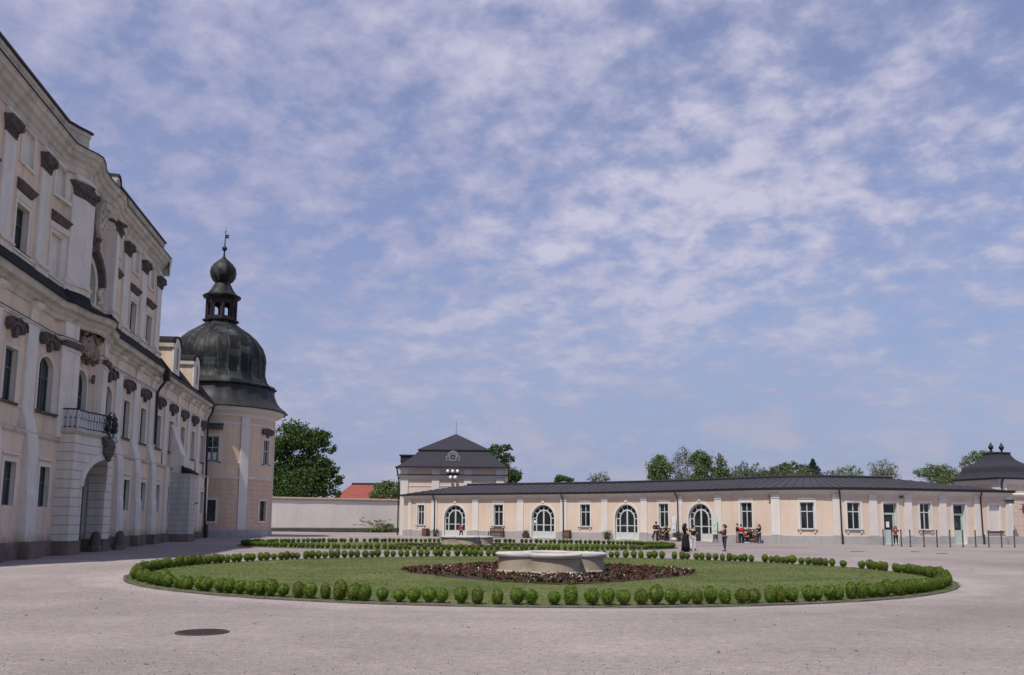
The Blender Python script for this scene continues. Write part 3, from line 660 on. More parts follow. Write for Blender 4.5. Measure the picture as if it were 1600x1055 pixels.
# portal
mb = MB(); PX0, PX1 = 5.15, 12.05
PB = [(PX0, 0), (6.6, .05), (7.4, .3), (8.2, .5), (8.6, .53), (9.0, .5), (9.8, .3), (10.6, .05), (PX1, 0)]
Mp = lambda u, d, z: (u, -(1.12 + d + lin(u, PB)), z)
facade(mb, Mp, PX0, PX1, .62, 6.2, [(CC, 3.9, .62, 5.0, 1.55)], d=0, rev=1.0, nu=.35)
for u in (PX0, PX1): mb.face([(u, .0, .62), (u, -1.12, .62), (u, -1.12, 6.2), (u, .0, 6.2)])
obj('portal', mb, mt['portal'], pal_t)
mb = MB()
for a, b in ((PX0 - .1, CC - 1.95), (CC + 1.95, PX1 + .1)): mb.sweep(Mp, [(-1.3, -.6), (.1, -.6), (.1, .62), (-1.3, .62)], frange(a, b, .3))
mb.box(I, CC - 1.95, CC - 1.9, -7, .2, -.5, .62); mb.box(I, CC + 1.93, CC + 1.98, -7, .2, -.5, .62)
obj('portal_plinth', mb, mt['plinth_old'], pal_t)
mb = MB(); o_ = outline(CC, 3.93, -.5, 5.015, 1.565); mb.grid([[I(u, .6, z) for u, z in o_], [I(u, -7, z) for u, z in o_]]); mb.face([I(u, -7, z) for u, z in o_])
mb.face([I(CC - 1.95, .3, -.12), I(CC + 1.95, .3, -.12), I(CC + 1.95, -7, -.1), I(CC - 1.95, -7, -.1)])
obj('gateway_passage', mb, mt['gate'], pal_t)
mb = MB(); mb.sweep(Mp, [(-1.12, 6.2), (.06, 6.2), (.16, 6.28), (.2, 6.4), (-1.12, 6.42)], [PX0 - .12] + [a for a, b in PB[1:-1]] + [PX1 + .12]); obj('balcony_slab', mb, mt['stonecorn'], pal_t)
ir = MB(); us = frange(PX0, PX1, .23)
for z in (6.5, 6.98, 7.42): ir.tube([Mp(u, .08, z) for u in us], .028 if z < 7.4 else .045, 6)
for z in (6.5, 6.98, 7.42):
    for u in (PX0, PX1): ir.tube([(u, -1.2, z), (u, -.1, z)], .028 if z < 7.4 else .045, 6)
for u in (PX0, PX1):
    for q in range(5): ir.tube([(u, -1.2 + q * .26, 6.42), (u, -1.2 + q * .26, 7.42)], .025, 5)
for u in us[::6]: ir.tube([Mp(u, .08, 6.42), Mp(u, .08, 7.42)], .022, 5)
for u in us[::2]: ir.tube([Mp(u, .09, 7.05), Mp(u + .1, .1, 7.2), Mp(u + .2, .09, 7.05)], .014, 4)
rl = obj('balcony_railing', ir, mt['iron'], pal_t)
mb = MB()
for u in us[1::1]: mb.tube([Mp(u, .04, 6.45), Mp(u, .04, 6.62), Mp(u, .04, 6.8), Mp(u, .04, 6.98)], [.05, .08, .06, .075], 6)
for u in us[1::1]: mb.tube([Mp(u, .04, 7.0), Mp(u, .04, 7.12), Mp(u, .04, 7.36)], [.075, .08, .04], 6)
mb.sweep(Mp, [(.0, 6.42), (.09, 6.42), (.09, 6.5), (.0, 6.5)], us)
for q in range(5): mb.tube([(PX0, -1.2 + q * .24, 6.42), (PX0, -1.2 + q * .24, 6.7), (PX0, -1.2 + q * .24, 7.36)], [.05, .08, .05], 6)
obj('baluster_rail', mb, mt['rail'], rl)
mb = MB()
for q in range(10):
    a = 2 * PI * q / 10; mb.tube([Mp(CC + .1 * math.cos(a), .34, 6.95 + .1 * math.sin(a)), Mp(CC + .45 * math.cos(a), .42, 6.95 + .5 * math.sin(a))], .035, 5)
for r_ in (.28, .52, .72): mb.tube([Mp(CC + r_ * math.cos(2 * PI * q / 20), .40 - .3 * (r_ - .3), 6.95 + r_ * 1.0 * math.sin(2 * PI * q / 20)) for q in range(21)], .045, 5)
for s in (-1, 1): mb.ball(Mp(CC + s * .6, .3, 6.7), .2, 8); mb.ball(Mp(CC + s * .5, .3, 7.3), .16, 8)
mb.ball(Mp(CC, .4, 6.95), .2, 8); obj('balcony_emblem', mb, mt['iron'], rl)
mb = MB(); mb.ball(Mp(CC, .12, 5.62), .5, 12, 0, (.85, .7, 1.25)); mb.ball(Mp(CC, .32, 5.75), .24, 8, 0, (1, .9, 1.3))
for s in (-1, 1): mb.ball(Mp(CC + s * .4, .16, 5.95), .24, 8); mb.ball(Mp(CC + s * .35, .2, 5.35), .2, 8)
for q in range(5): mb.ball(Mp(CC + .25 * (q - 2), .12, 6.15), .16, 6)
mb.ball(Mp(CC, .2, 5.12), .2, 8, 0, (1, .8, 1.2)); obj('carved_keystone', mb, mt['darkstone'], pal_t)
# arch moulding of the portal
mb = MB(); mb.ring(Mp, outline(CC, 3.9, 3.45, 5.0, 1.55)[1:-1], outline(CC, 3.9, 3.45, 5.0, 1.55, .34)[1:-1], -.02, .06); obj('portal_arch_moulding', mb, mt['pil_old'], pal_t)
# big sloping buttress of the wing
bz = [(.6, 2.02), (5.45, 2.0), (5.5, 2.0)]
mb = MB(); b0, b1 = 30.1, 32.35
mb.box(I, b0, b1, 0, 1.8, .6, 5.45); but = obj('buttress', mb, mt['porch'], pal_t)
mb = MB(); mb.box(I, b0 - .08, b1 + .08, 0, 1.9, -.5, .62); obj('plinth_block', mb, mt['plinth_old'], but)
mb = MB(); mb.sweep(lambda u, d, z: (u, -d, z), [(1.1, 5.98), (1.98, 5.44), (1.98, 5.38), (1.1, 5.4)], [b0 - .14, b1 + .1]); obj('lead_cap', mb, mt['lead'], but)
mb = MB(); mb.box(I, b1 - .3, b1 + .2, 1.4, 2.02, 3.05, 3.12); obj('lead_ledge', mb, mt['lead'], but)
mb = MB(); mb.sweep(I, [(0, 5.4), (1.28, 5.4), (1.22, 6.75), (1.14, 6.78), (1.14, 6.86), (.98, 6.9), (.72, 7.6), (.48, 8.2), (.28, 8.75), (.1, 9.2), (0, 9.3)], [b0 + .15, b1 - .35]); obj('sloping_top', mb, mt['white_old'], but)
# dormers
for c, zb in ((30.65, 13.35), (38.35, 13.25)):
    mb = MB(); h = 1.1
    mb.box(I, c - h + .05, c + h - .05, -3.2, -.02, zb, zb + 2.35); dm = obj('dormer', mb, mt['peach_old'], pal_t)
    mb = MB(); o1 = outline(c, .62, zb + .45, zb + 2.2, .3); facade(mb, I, c - h, c + h, zb, zb + 2.35, [(c, .62, zb + .45, zb + 2.2, .3)], d=.12, rev=.12)
    arc = [(c - h * math.cos(PI * q / 12), zb + 2.35 + .62 * math.sin(PI * q / 12)) for q in range(13)]
    mb.face([I(u, .12, z) for u, z in arc])
    for u in (c - h, c + h): mb.face([I(u, -.02, zb), I(u, .12, zb), I(u, .12, zb + 2.4), I(u, -.02, zb + 2.4)])
    mb.ring(I, outline(c, .62, zb + .45, zb + 2.2, .3), outline(c, .62, zb + .45, zb + 2.2, .3, .16), .1, .17); obj('dormer_front', mb, mt['white_old'], dm)
    obj('pane', pane_mb(I, c, .62, zb + .45, zb + 2.2, .3, .02), mt['glass'], dm)
    mb = MB(); arc2 = [(c - (h + .1) * math.cos(PI * q / 12), zb + 2.37 + .72 * math.sin(PI * q / 12)) for q in range(13)]
    mb.grid([[I(u, .22, z) for u, z in arc2], [I(u, -3.4, z) for u, z in arc2]]); mb.ring(I, arc, arc2, -.02, .22); obj('dormer_roof', mb, mt['lead'], dm)
    mb = MB(); mb.box(I, c - h - .1, c - h + .03, -3.2, .1, zb + 2.05, zb + 2.36); obj('dormer_eaves', mb, mt['stonecorn'], dm)
# downspouts of the palace
mb = MB(); u = 24.9
mb.tube([(u + .25, -.72, 12.7), (u + .25, -.72, 12.05), (u + .1, -.3, 11.35), (u - .1, -.22, 11.0), (u - .1, -.25, 7.2)], .1, 8); mb.box(I, u + .05, u + .5, .5, .95, 12.0, 12.75); obj('downspout', mb, mt['gutter'], pal_t)
mb = MB(); u = 44.3
mb.tube([(u, -.6, 12.6), (u, -.55, 12.0), (u - .7, -.35, 11.2), (u - .75, -.3, 10.8), (u - .8, -.45, 2.6), (u - .8, -.6, .0)], .11, 8); mb.tube([(u - .8, -.62, 1.3), (u - .8, -.62, -.1)], .2, 8); obj('downspout', mb, mt['gutter'], pal_t)
# wheel guard stones
for i, (s, d, lab) in enumerate(((10.15, .98, 'rounded dark wheel guard stone inside the mouth of the palace gateway'), (12.95, 1.5, 'rounded dark wheel guard stone right of the palace gateway'))):
    p = pal(s, d); g = gz(p.x, p.y); t_ = thing('guard_stone', lab, 'bollard', (p.x, p.y, g), 0, 'wheel guard stones at the palace gateway')
    mb = MB(); mb.lathe((0, 0, 0), [(.32, .28), (.27, .6), (.25, .85), (.2, 1.02), (.1, 1.12), (.0, 1.15)], 14); obj('stone', mb, mt['darkstone'], t_, smooth=True)
    mb = MB(); mb.lathe((0, 0, 0), [(.40, -.1), (.40, .24), (.34, .3)], 8); obj('base', mb, mt['plinth_old'], t_)

# ------------------------------------------------------------------ round corner tower
TX, TY = -31.25, 94.0; TG = .0
tw = thing('corner_tower', 'round peach corner tower with dark copper onion dome and open lantern', 'tower', (TX, TY, TG))
RT = 6.0
def MT(u, d, z): a = u / RT; r = RT + d; return (r * math.sin(a), -r * math.cos(a), z)
T_OPS = [(1.74, 1.2, 7.45, 9.95, 0), (8.085, 1.2, 7.45, 9.95, 0)]; T_G = [(1.7, 1.26, 1.6, 3.68, 0), (7.77, 1.2, 1.65, 3.68, 0)]; HC = PI * RT
mb = MB(); facade(mb, MT, -HC, HC, 5.9, 12.2, T_OPS, rev=.25, nu=.5); obj('wall', mb, mt['peach_tower'], tw)
mb = MB(); facade(mb, MT, -HC, HC, .75, 5.9, T_G, d=.04, rev=.25, nu=.5); obj('lower_wall', mb, mt['tower_rust'], tw)
us = frange(-HC, HC, .5)
mb = MB(); mb.sweep(MT, [(-.1, -.5), (.2, -.5), (.2, .72), (.1, .8), (-.1, .8)], us, ends=False); obj('plinth', mb, mt['plinth_grey'], tw)
mb = MB(); mb.sweep(MT, [(-.02, 5.82), (.08, 5.84), (.12, 5.98), (-.02, 6.02)], us, ends=False); obj('belt_course', mb, mt['white'], tw)
mb = MB(); mb.sweep(MT, [(-.02, 7.28), (.06, 7.3), (.1, 7.4), (-.02, 7.44)], us, ends=False); obj('sill_band', mb, mt['white'], tw)
mb = MB(); mb.sweep(MT, [(-.02, 11.2), (.05, 11.2), (.05, 11.45), (-.02, 11.5)], us, ends=False); obj('frieze_band', mb, mt['white'], tw)
mb = MB(); mb.sweep(MT, [(-.1, 12.0), (.08, 12.05), (.15, 12.3), (.4, 12.45), (.75, 12.6), (.85, 12.85), (1.0, 12.9), (1.0, 12.98), (-.1, 13.0)], us, ends=False); obj('cornice', mb, mt['white'], tw)
for uc in (4.92, 11.2):
    mb = MB(); mb.sweep(MT, [(-.05, .8), (.13, .8), (.13, 12.05), (-.05, 12.05)], frange(uc - .46, uc + .46, .3)); obj('pilaster', mb, mt['white'], tw)
for i, (uc, wd, a, b, _) in enumerate(T_OPS):
    wo_ = window(tw, MT, uc, wd, a, b, 0, 0, .2, mt['frame'], .55, .07, .22, mt['white'], mt['darkstone'])
    if i == 0:
        mb = MB(); mb.box(MT, uc - .86, uc + .9, -.02, .3, 10.62, 11.12, 4); mb.box(MT, uc - .92, uc + .96, -.02, .4, 11.12, 11.22, 4); obj('straight_hood', mb, mt['darkstone'], wo_)
        for q in (-.3, .27): m2 = MB(); m2.box(MT, uc + q - .17, uc + q + .17, -.17, -.16, 7.6, 8.35); obj('paper_notice', m2, mt['paper'], wo_)
    else: eyebrow(wo_, uc, 10.6, MT, 1.0)
def wframe(par, M, uc, wd, a, b, lattice):
    mb = MB(); e = 1.2
    mb.box(M, uc - wd / 2, uc + wd / 2, -.2, -.15, a, a + .07); mb.box(M, uc - wd / 2, uc + wd / 2, -.2, -.15, b - .07, b)
    for q in (uc - wd / 2 + .04, uc + wd / 2 - .04): mb.box(M, q - .04, q + .04, -.199, -.149, a + .07, b - .07)
    if lattice:
        for q in range(1, 9): mb.tube([M(uc - wd / 2 + wd * q / 9, -.1, a), M(uc - wd / 2 + wd * q / 9, -.1, b)], .02, 4)
        for q in range(1, 8): mb.tube([M(uc - wd / 2 + wd * k_ / 8, -.09, a + (b - a) * q / 8) for k_ in range(9)], .02, 4)
    o = obj('window', mb, mt['teal'], par); obj('pane', pane_mb(M, uc, wd, a, b, 0, -.18), mt['glass'], o)
    s = MB(); s.box(M, uc - wd / 2 - .2, uc - wd / 2, .0, .1, a - .18, b + .18); s.box(M, uc + wd / 2, uc + wd / 2 + .2, .0, .1, a - .18, b + .18); s.box(M, uc - wd / 2, uc + wd / 2, .0, .1, b, b + .18, 3); s.box(M, uc - wd / 2, uc + wd / 2, .0, .1, a - .18, a, 3); obj('surround', s, mt['white'], o)
for i, (uc, wd, a, b, _) in enumerate(T_G): wframe(tw, MT, uc, wd, a, b, i == 0)
# dome: bell shaped lower skirt, big ribbed bulb, lantern, onion, ball and vane
N = 72; star = [1 + (.022 if q % 3 == 0 else 0) for q in range(N)]
mb = MB(); mb.lathe((0, 0, 0), [(7.2, 12.92), (7.22, 13.02), (6.9, 13.3), (6.45, 13.65), (6.05, 14.2), (5.82, 14.8), (5.72, 15.4)], N, 0, 0, star); obj('dome_skirt', mb, mt['copperdark'], tw, smooth=True)
mb = MB(); mb.lathe((0, 0, 0), [(5.72, 15.38), (5.98, 15.45), (5.98, 15.58), (5.35, 15.85), (4.95, 16.3), (4.72, 17.0), (4.72, 17.8), (4.76, 18.5), (4.68, 19.2), (4.38, 20.0), (3.85, 20.7), (3.1, 21.4), (2.2, 22.0), (1.6, 22.45), (1.5, 22.7)], N, 0, 0, star)
DPR = [(5.98, 15.58), (5.35, 15.85), (4.95, 16.3), (4.72, 17.0), (4.72, 17.8), (4.76, 18.5), (4.68, 19.2), (4.38, 20.0), (3.85, 20.7), (3.1, 21.4), (2.2, 22.0), (1.6, 22.45)]
for q in range(24):
    a = 2 * PI * q / 24; mb.tube([(r_ * 1.022 * math.cos(a), r_ * 1.022 * math.sin(a), z) for r_, z in DPR], .04, 5, 1)
obj('dome', mb, [mt['copper'], mt['copperdark']], tw, smooth=True)
ln = MB(); ln.lathe((0, 0, 0), [(1.5, 22.65), (1.85, 22.72), (1.9, 22.9), (1.6, 23.0), (.1, 23.02)], 8, 0, PI / 8); 
for q in range(8):
    a = PI / 8 + q * PI / 4; b = a + PI / 4
    p0 = Vector((1.5 * math.cos(a), 1.5 * math.sin(a), 0)); p1 = Vector((1.5 * math.cos(b), 1.5 * math.sin(b), 0)); nn = ((p0 + p1) / 2).normalized(); ll = (p1 - p0).length
    Mx = lambda u, d, z, p0=p0, p1=p1, nn=nn, ll=ll: tuple(p0 + (p1 - p0) * (u / ll) + nn * d + Vector((0, 0, z)))
    facade(ln, Mx, 0, ll, 23.0, 25.2, [(ll / 2, .62, 23.25, 24.65, .31)], rev=.22); facade(ln, lambda u, d, z: Mx(u, d - .22, z), 0.05, ll - .05, 23.0, 25.2, [(ll / 2, .62, 23.25, 24.65, .31)], rev=.0)
    ln.tube([Mx(0, .03, 23.0), Mx(0, .03, 25.1)], .1, 6); ln.tube([Mx(0, .02, 25.05), Mx(ll, .02, 25.05)], .05, 6)
lan = obj('lantern', ln, mt['dkwood'], tw)
mb = MB(); mb.lathe((0, 0, 0), [(.1, 25.15), (1.55, 25.15), (1.95, 25.35), (2.0, 25.5), (1.55, 25.75), (1.2, 26.2), (.95, 26.7), (.78, 27.0), (.82, 27.1)], 16, 0, PI / 8); obj('lantern_roof', mb, mt['copper'], tw, smooth=True)
st2 = [1 + (.02 if q % 3 == 0 else 0) for q in range(36)]
mb = MB(); mb.lathe((0, 0, 0), [(.8, 27.05), (1.05, 27.25), (1.3, 27.7), (1.38, 28.15), (1.3, 28.6), (1.02, 29.05), (.6, 29.45), (.25, 29.75), (.12, 30.0)], 36, 0, 0, st2); obj('onion_top', mb, mt['copper'], tw, smooth=True)
mb = MB(); mb.tube([(0, 0, 29.9), (0, 0, 30.6), (.05, 0, 33.2)], [.11, .08, .025], 8); mb.ball((0, 0, 30.85), .28, 12)
mb.face([(.04, 0, 32.0), (.04, .02, 32.45), (.5, .02, 32.4), (.32, .02, 32.22), (.5, .02, 32.02)]); mb.tube([(-.2, 0, 32.75), (.28, 0, 32.75)], .02, 5); obj('vane', mb, mt['iron'], tw)

# ------------------------------------------------------------------ long curved gallery
GP = [(-13.5, 110.2), (-12.4, 108.0), (-10.2, 105.6), (-5, 103.0), (0, 100.3), (6, 97), (10, 94.3), (14, 90.8), (17.5, 86.8), (20.5, 83.3), (23, 81), (26, 79.5), (29, 79), (32.5, 79.4), (36, 80.3), (40, 81.6), (46.9, 83.9)]
def catmull(P, n=24):
    P = [np.array(p, float) for p in P]; P = [2 * P[0] - P[1]] + P + [2 * P[-1] - P[-2]]; o = []
    for i in range(1, len(P) - 2):
        a, b, c, d = P[i - 1:i + 3]
        for q in range(n):
            x = q / n; o.append(.5 * ((2 * b) + (-a + c) * x + (2 * a - 5 * b + 4 * c - d) * x * x + (-a + 3 * b - 3 * c + d) * x ** 3))
    o.append(P[-2]); return np.array(o)
gc = catmull(GP); gt = np.gradient(gc, axis=0); gt /= np.linalg.norm(gt, axis=1)[:, None]; gn = np.stack([gt[:, 1], -gt[:, 0]], 1)
gw = gc - gn * .4
GU = np.concatenate([[0], np.cumsum(np.linalg.norm(np.diff(gw, axis=0), axis=1))]); GL = float(GU[-1])
def GM(u, d, z):
    x = np.interp(u, GU, gw[:, 0]); y = np.interp(u, GU, gw[:, 1]); nx = np.interp(u, GU, gn[:, 0]); ny = np.interp(u, GU, gn[:, 1]); q = math.hypot(nx, ny)
    return (float(x + nx / q * d), float(y + ny / q * d), z)
def pj(p):
    v = Vector(p) - Vector((0, 0, CH)); return 800 + F_PX * v.dot(Rv) / v.dot(Fv)
gpx = np.array([pj((a, b, 2.0)) for a, b in gw])
def ug(px): return float(np.interp(px, gpx, GU))
gal = thing('gallery_building', 'long curved single storey peach gallery with dark metal roof and arched glass doors', 'building', (20, 84, 0), 0, None, True)
W_PX = [657.2, 778.7, 914.5, 1037.2, 1166.4, 1261.5, 1334.5, 1446.2]; A_PX = [710.7, 848.5, 978.7, 1094.0]; D_PX = [1391.5, 1499.5]; B_PX = 1554.5
gops = [(ug(x), 1.18, 1.3, 3.66, 0) for x in W_PX] + [(ug(x), 2.75, .03, 3.62, 1.42) for x in A_PX] + [(ug(x), 1.4, .03, 3.62, 0, .42) for x in D_PX] + [(ug(B_PX), 1.25, 1.22, 3.6, 0, .13)]
mb = MB(); facade(mb, GM, 0, GL, -.3, 4.45, gops, rev=.28, nu=.7, mr=1)
mb.face([GM(0, 0, -.3), GM(0, -8, -.3), GM(0, -8, 4.45), GM(0, 0, 4.45)]); mb.face([GM(GL, 0, -.3), GM(GL, -8, -.3), GM(GL, -8, 4.45), GM(GL, 0, 4.45)])
obj('wall', mb, [mt['peach'], mt['white']], gal)
gus = frange(0, GL, .8)
pl_ = [(-.05, -.3), (.09, -.3), (.09, .7), (.05, .75), (-.05, .75)]
cuts = sorted([(o[0] - o[1] / 2 - (.22 if o[1] > 2 else .02), o[0] + o[1] / 2 + (.22 if o[1] > 2 else .02)) for o in gops if o[2] < .5]); cur = 0
for a, b in cuts + [(GL, GL)]:
    mb = MB(); mb.sweep(GM, pl_, frange(cur, a, .8)); cur = b; obj('plinth', mb, mt['plinth_grey'], gal)
mb = MB(); mb.sweep(GM, [(-.02, 4.36), (.06, 4.38), (.06, 4.5), (.12, 4.56), (.2, 4.66), (.3, 4.72), (.34, 4.8), (-.02, 4.84)], gus); obj('cornice', mb, mt['white'], gal)
mb = MB(); mb.sweep(GM, [(-.02, 4.0), (.035, 4.0), (.05, 4.06), (-.02, 4.09)], gus); obj('frieze_moulding', mb, mt['peach'], gal)
mb = MB(); mb.sweep(GM, [(.32, 4.74), (.52, 4.74), (.56, 4.97), (.32, 4.97)], gus); obj('roof_gutter', mb, mt['gutter'], gal)
# roof: standing seam, hipped at both ends
RZ, RD, RE = 6.12, -5.0, 4.9
ua, ub = ug(699), ug(1457)
mb = MB(); ru = frange(ua, ub, .8)
mb.grid([[GM(u, .5, RE) for u in ru], [GM(u, RD, RZ) for u in ru], [GM(u, -10.4, RE) for u in ru]])
for seq, e in ((frange(0, ua, .8), ua), (frange(GL, ub, .8), ub)):
    for a, b in zip(seq, seq[1:]):
        f_ = lambda u: abs(u - seq[0]) / abs(e - seq[0])
        mb.face([GM(a, .5, RE), GM(b, .5, RE), GM(b, .5 + (RD - .5) * f_(b), RE + (RZ - RE) * f_(b)), GM(a, .5 + (RD - .5) * f_(a), RE + (RZ - RE) * f_(a))])
        mb.face([GM(a, -10.4, RE), GM(b, -10.4, RE), GM(b, -10.4 + (RD + 10.4) * f_(b), RE + (RZ - RE) * f_(b)), GM(a, -10.4 + (RD + 10.4) * f_(a), RE + (RZ - RE) * f_(a))])
u = .5
while u < GL:
    f_ = 1 if ua <= u <= ub else (u / ua if u < ua else (GL - u) / (GL - ub))
    a = Vector(GM(u, .5, RE + .02)); b = Vector(GM(u, .5 + (RD - .5) * f_, RE + (RZ - RE) * f_ + .02))
    mb.tube([a, b], .045, 4); u += .86
rf = obj('roof', mb, mt['slate'], gal)
mb = MB(); mb.sweep(GM, [(RD + .3, RZ - .16), (RD + .3, RZ + .12), (RD, RZ + .2), (RD - .3, RZ + .12), (RD - .3, RZ - .16)], ru); obj('ridge_cap', mb, mt['gutter'], rf)
# pilasters
for x in [640.8, 678.7, 743, 813.3, 881, 945.2, 1007, 1062.5, 1123.3, 1212.7, 1308.6, 1364.5, 1419.5, 1473.5, 1528, 1579.0]:
    u = min(ug(x), GL - .4); h = .39; mb = MB()
    mb.sweep(GM, [(-.02, .75), (.11, .75), (.11, 4.0), (.16, 4.03), (.16, 4.1), (.12, 4.12), (.12, 4.4), (-.02, 4.4)], [u - h, u, u + h]); o = obj('pilaster', mb, mt['white'], gal)
    m2 = MB(); m2.box(GM, u - h - .04, u + h + .04, .05, .17, -.3, .78, 2); obj('plinth_block', m2, mt['plinth_grey'], o)
for i, x in enumerate(W_PX):
    u = ug(x); wo_ = window(gal, GM, u, 1.18, 1.3, 3.66, 0, 0, .2, mt['frame'], .655, .075, .2, mt['white'], mt['plinth_grey'])
    if i < 6:
        mb = MB(); mb.sweep(GM, [(-.02, 3.9), (.1, 3.94), (.12, 4.0), (-.02, 4.03)], [u - .72, u + .72]); mb.sweep(GM, [(-.02, 4.03), (.09, 4.05), (.1, 4.1), (-.02, 4.12)], [u - .42, u + .42]); obj('hood_moulding', mb, mt['white'], wo_)
    for s in (-1, 1): mb = MB(); mb.box(GM, u + s * .62 - .07, u + s * .62 + .07, -.02, .1, 1.0, 1.16); obj('sill_bracket', mb, mt['white'], wo_)
for i, x in enumerate(A_PX):
    u = ug(x); dd, t_ = -.26, .07; mb = MB()
    o_out = outline(u, 2.75, .03, 3.62, 1.42); o_in = outline(u, 2.75, .03, 3.62, 1.42, -.1)
    mb.ring(GM, o_in, o_out, dd, dd + t_)
    mb.ring(GM, outline(u, 1.62, .72, 2.98, .84), outline(u, 1.62, .72, 2.98, .84, .13), dd + .002, dd + t_ + .01)
    for a in (30, 60, 90, 120, 150):
        ca, sa = math.cos(math.radians(a)), math.sin(math.radians(a)); px_, pz_ = -sa * .035, ca * .035
        A_ = (u + ca * .9, 2.17 + sa * .92); B_ = (u + ca * 1.3, 2.17 + sa * 1.36); mb.prism(GM, [(A_[0] - px_, A_[1] - pz_), (B_[0] - px_, B_[1] - pz_), (B_[0] + px_, B_[1] + pz_), (A_[0] + px_, A_[1] + pz_)], dd + .001, dd + t_)
    for s in (-1, 1):
        mb.box(GM, u + s * .82 - .055, u + s * .82 + .055, dd + .004, dd + t_ + .012, .03, .72)
        mb.box(GM, u + s * 1.09 - .2, u + s * 1.09 + .2, dd + .003, dd + t_ - .004, 2.12, 2.2)
        mb.box(GM, u + s * 1.09 - .2, u + s * 1.09 + .2, dd + .003, dd + t_ - .004, 1.4, 1.48)
        mb.box(GM, u + s * 1.09 - .21, u + s * 1.09 + .21, dd + .005, dd + t_ - .006, .03, .76)
        if not (i == 3 and s < 0): mb.box(GM, u + s * .42 - .36, u + s * .42 + .36, dd + .005, dd + t_ - .006, .05, .76)
        mb.box(GM, u + s * .42 - .36, u + s * .42 + .36, dd + .006, dd + t_ - .002, 1.4, 1.49)
    mb.box(GM, u - .085, u + .085, dd + .007, dd + t_ + .02, .04, 2.98)
    dr = obj('arched_door', mb, mt['frame'], gal)
    obj('pane', pane_mb(GM, u, 2.7, .05, 3.58, 1.39, dd + .03), mt['glass'], dr)
    mb = MB(); mb.ring(GM, o_out, outline(u, 2.75, .03, 3.62, 1.42, .24), -.02, .055); mb.prism(GM, [(u - .14, 3.84), (u - .19, 4.2), (u + .19, 4.2), (u + .14, 3.84)], -.01, .11); obj('surround', mb, mt['white'], dr)
    mb = MB(); mb.tube([GM(u + .13, dd + .16, 1.05), GM(u + .13, dd + .16, 1.3)], .018, 6); obj('handle', mb, mt['iron'], dr)
    if i == 1: mb = MB(); mb.box(GM, u - 1.2, u - .98, dd + .05, dd + .06, 1.62, 1.95); obj('paper_notice', mb, mt['paper'], dr)
for i, x in enumerate(D_PX):
    u = ug(x); dd = -.38; mb = MB(); mb.ring(GM, outline(u, 1.4, .03, 3.62, 0, -.1), outline(u, 1.4, .03, 3.62, 0), dd, dd + .09); mb.box(GM, u - .6, u + .6, dd + .003, dd + .1, 2.62, 2.78); dr = obj('door', mb, mt['framegreen'], gal)
    mb = MB(); mb.box(GM, u - .58, u + .58, dd + .02, dd + .06, .05, 1.28); mb.box(GM, u - .58, u - .46, dd + .018, dd + .062, 1.28, 2.62); mb.box(GM, u + .46, u + .58, dd + .018, dd + .062, 1.28, 2.62); mb.box(GM, u - .42, u + .42, dd + .06, dd + .075, .25, 1.05); obj('door_leaf', mb, mt['framegreen'], dr)
    obj('pane', pane_mb(GM, u, 1.3, .05, 3.56, 0, dd + .03), mt['glass'], dr)
    mb = MB(); mb.ring(GM, outline(u, 1.4, .03, 3.62, 0), outline(u, 1.4, .03, 3.62, 0, .22), -.02, .06); obj('surround', mb, mt['white'], dr)
    mb = MB(); mb.tube([GM(u + .48, dd + .1, 1.05), GM(u + .48, dd + .1, 1.25)], .02, 6); obj('handle', mb, mt['iron'], dr)
    mb = MB(); mb.box(GM, u - .25, u + .08, dd + .065, dd + .07, 1.5, 2.0); obj('paper_notice', mb, mt['paper'] if i == 0 else mt['ink'], dr)
u = ug(B_PX); mb = MB(); mb.box(GM, u - .62, u + .62, -.2, -.12, 1.23, 3.6); o = obj('blind_window', mb, mt['white'], gal)
mb = MB(); mb.ring(GM, outline(u, 1.25, 1.22, 3.6, 0), outline(u, 1.25, 1.22, 3.6, 0, .2), -.02, .05); obj('surround', mb, mt['white'], o)
mb = MB(); mb.sweep(GM, [(-.02, 1.06), (.1, 1.08), (.16, 1.16), (.16, 1.22), (-.02, 1.22)], [u - .95, u + .95]); obj('sill', mb, mt['darkstone'], o)
for x in (678.5, 879.5, 1059.5, 1311, 1530.5):
    u = ug(x); mb = MB(); mb.tube([GM(u, .46, 4.82), GM(u, .44, 4.6), GM(u + .1, .2, 4.2), GM(u + .12, .18, 3.9), GM(u + .14, .18, .9), GM(u + .16, .24, .6), GM(u + .16, .26, -.1)], .065, 8); mb.tube([GM(u + .16, .26, .9), GM(u + .16, .26, -.1)], .085, 8); obj('downspout', mb, mt['gutter'], gal)
for x, z in ((1204.3, 4.15), (1408.5, 4.2)):
    u = ug(x); mb = MB(); mb.box(GM, u - .1, u + .1, .1, .3, z - .12, z + .1); mb.tube([GM(u, .0, z), GM(u, .15, z)], .03, 6); obj('wall_lamp', mb, mt['ink'], gal)
def gpos(px, d):
    u = ug(px); W = Vector(GM(u, 0, 0)); nn_ = (Vector(GM(u, 1, 0)) - W).normalized(); rd = ray(px, 830); rd = Vector((rd.x, rd.y, 0)).normalized()
    q = W + rd * (d / rd.dot(nn_)); q.z = 0; return q
def grot(px):
    a = Vector(GM(ug(px), 0, 0)); b = Vector(GM(ug(px), 1, 0)); return math.atan2(b.y - a.y, b.x - a.x) + PI / 2    # local -y looks away from the wall

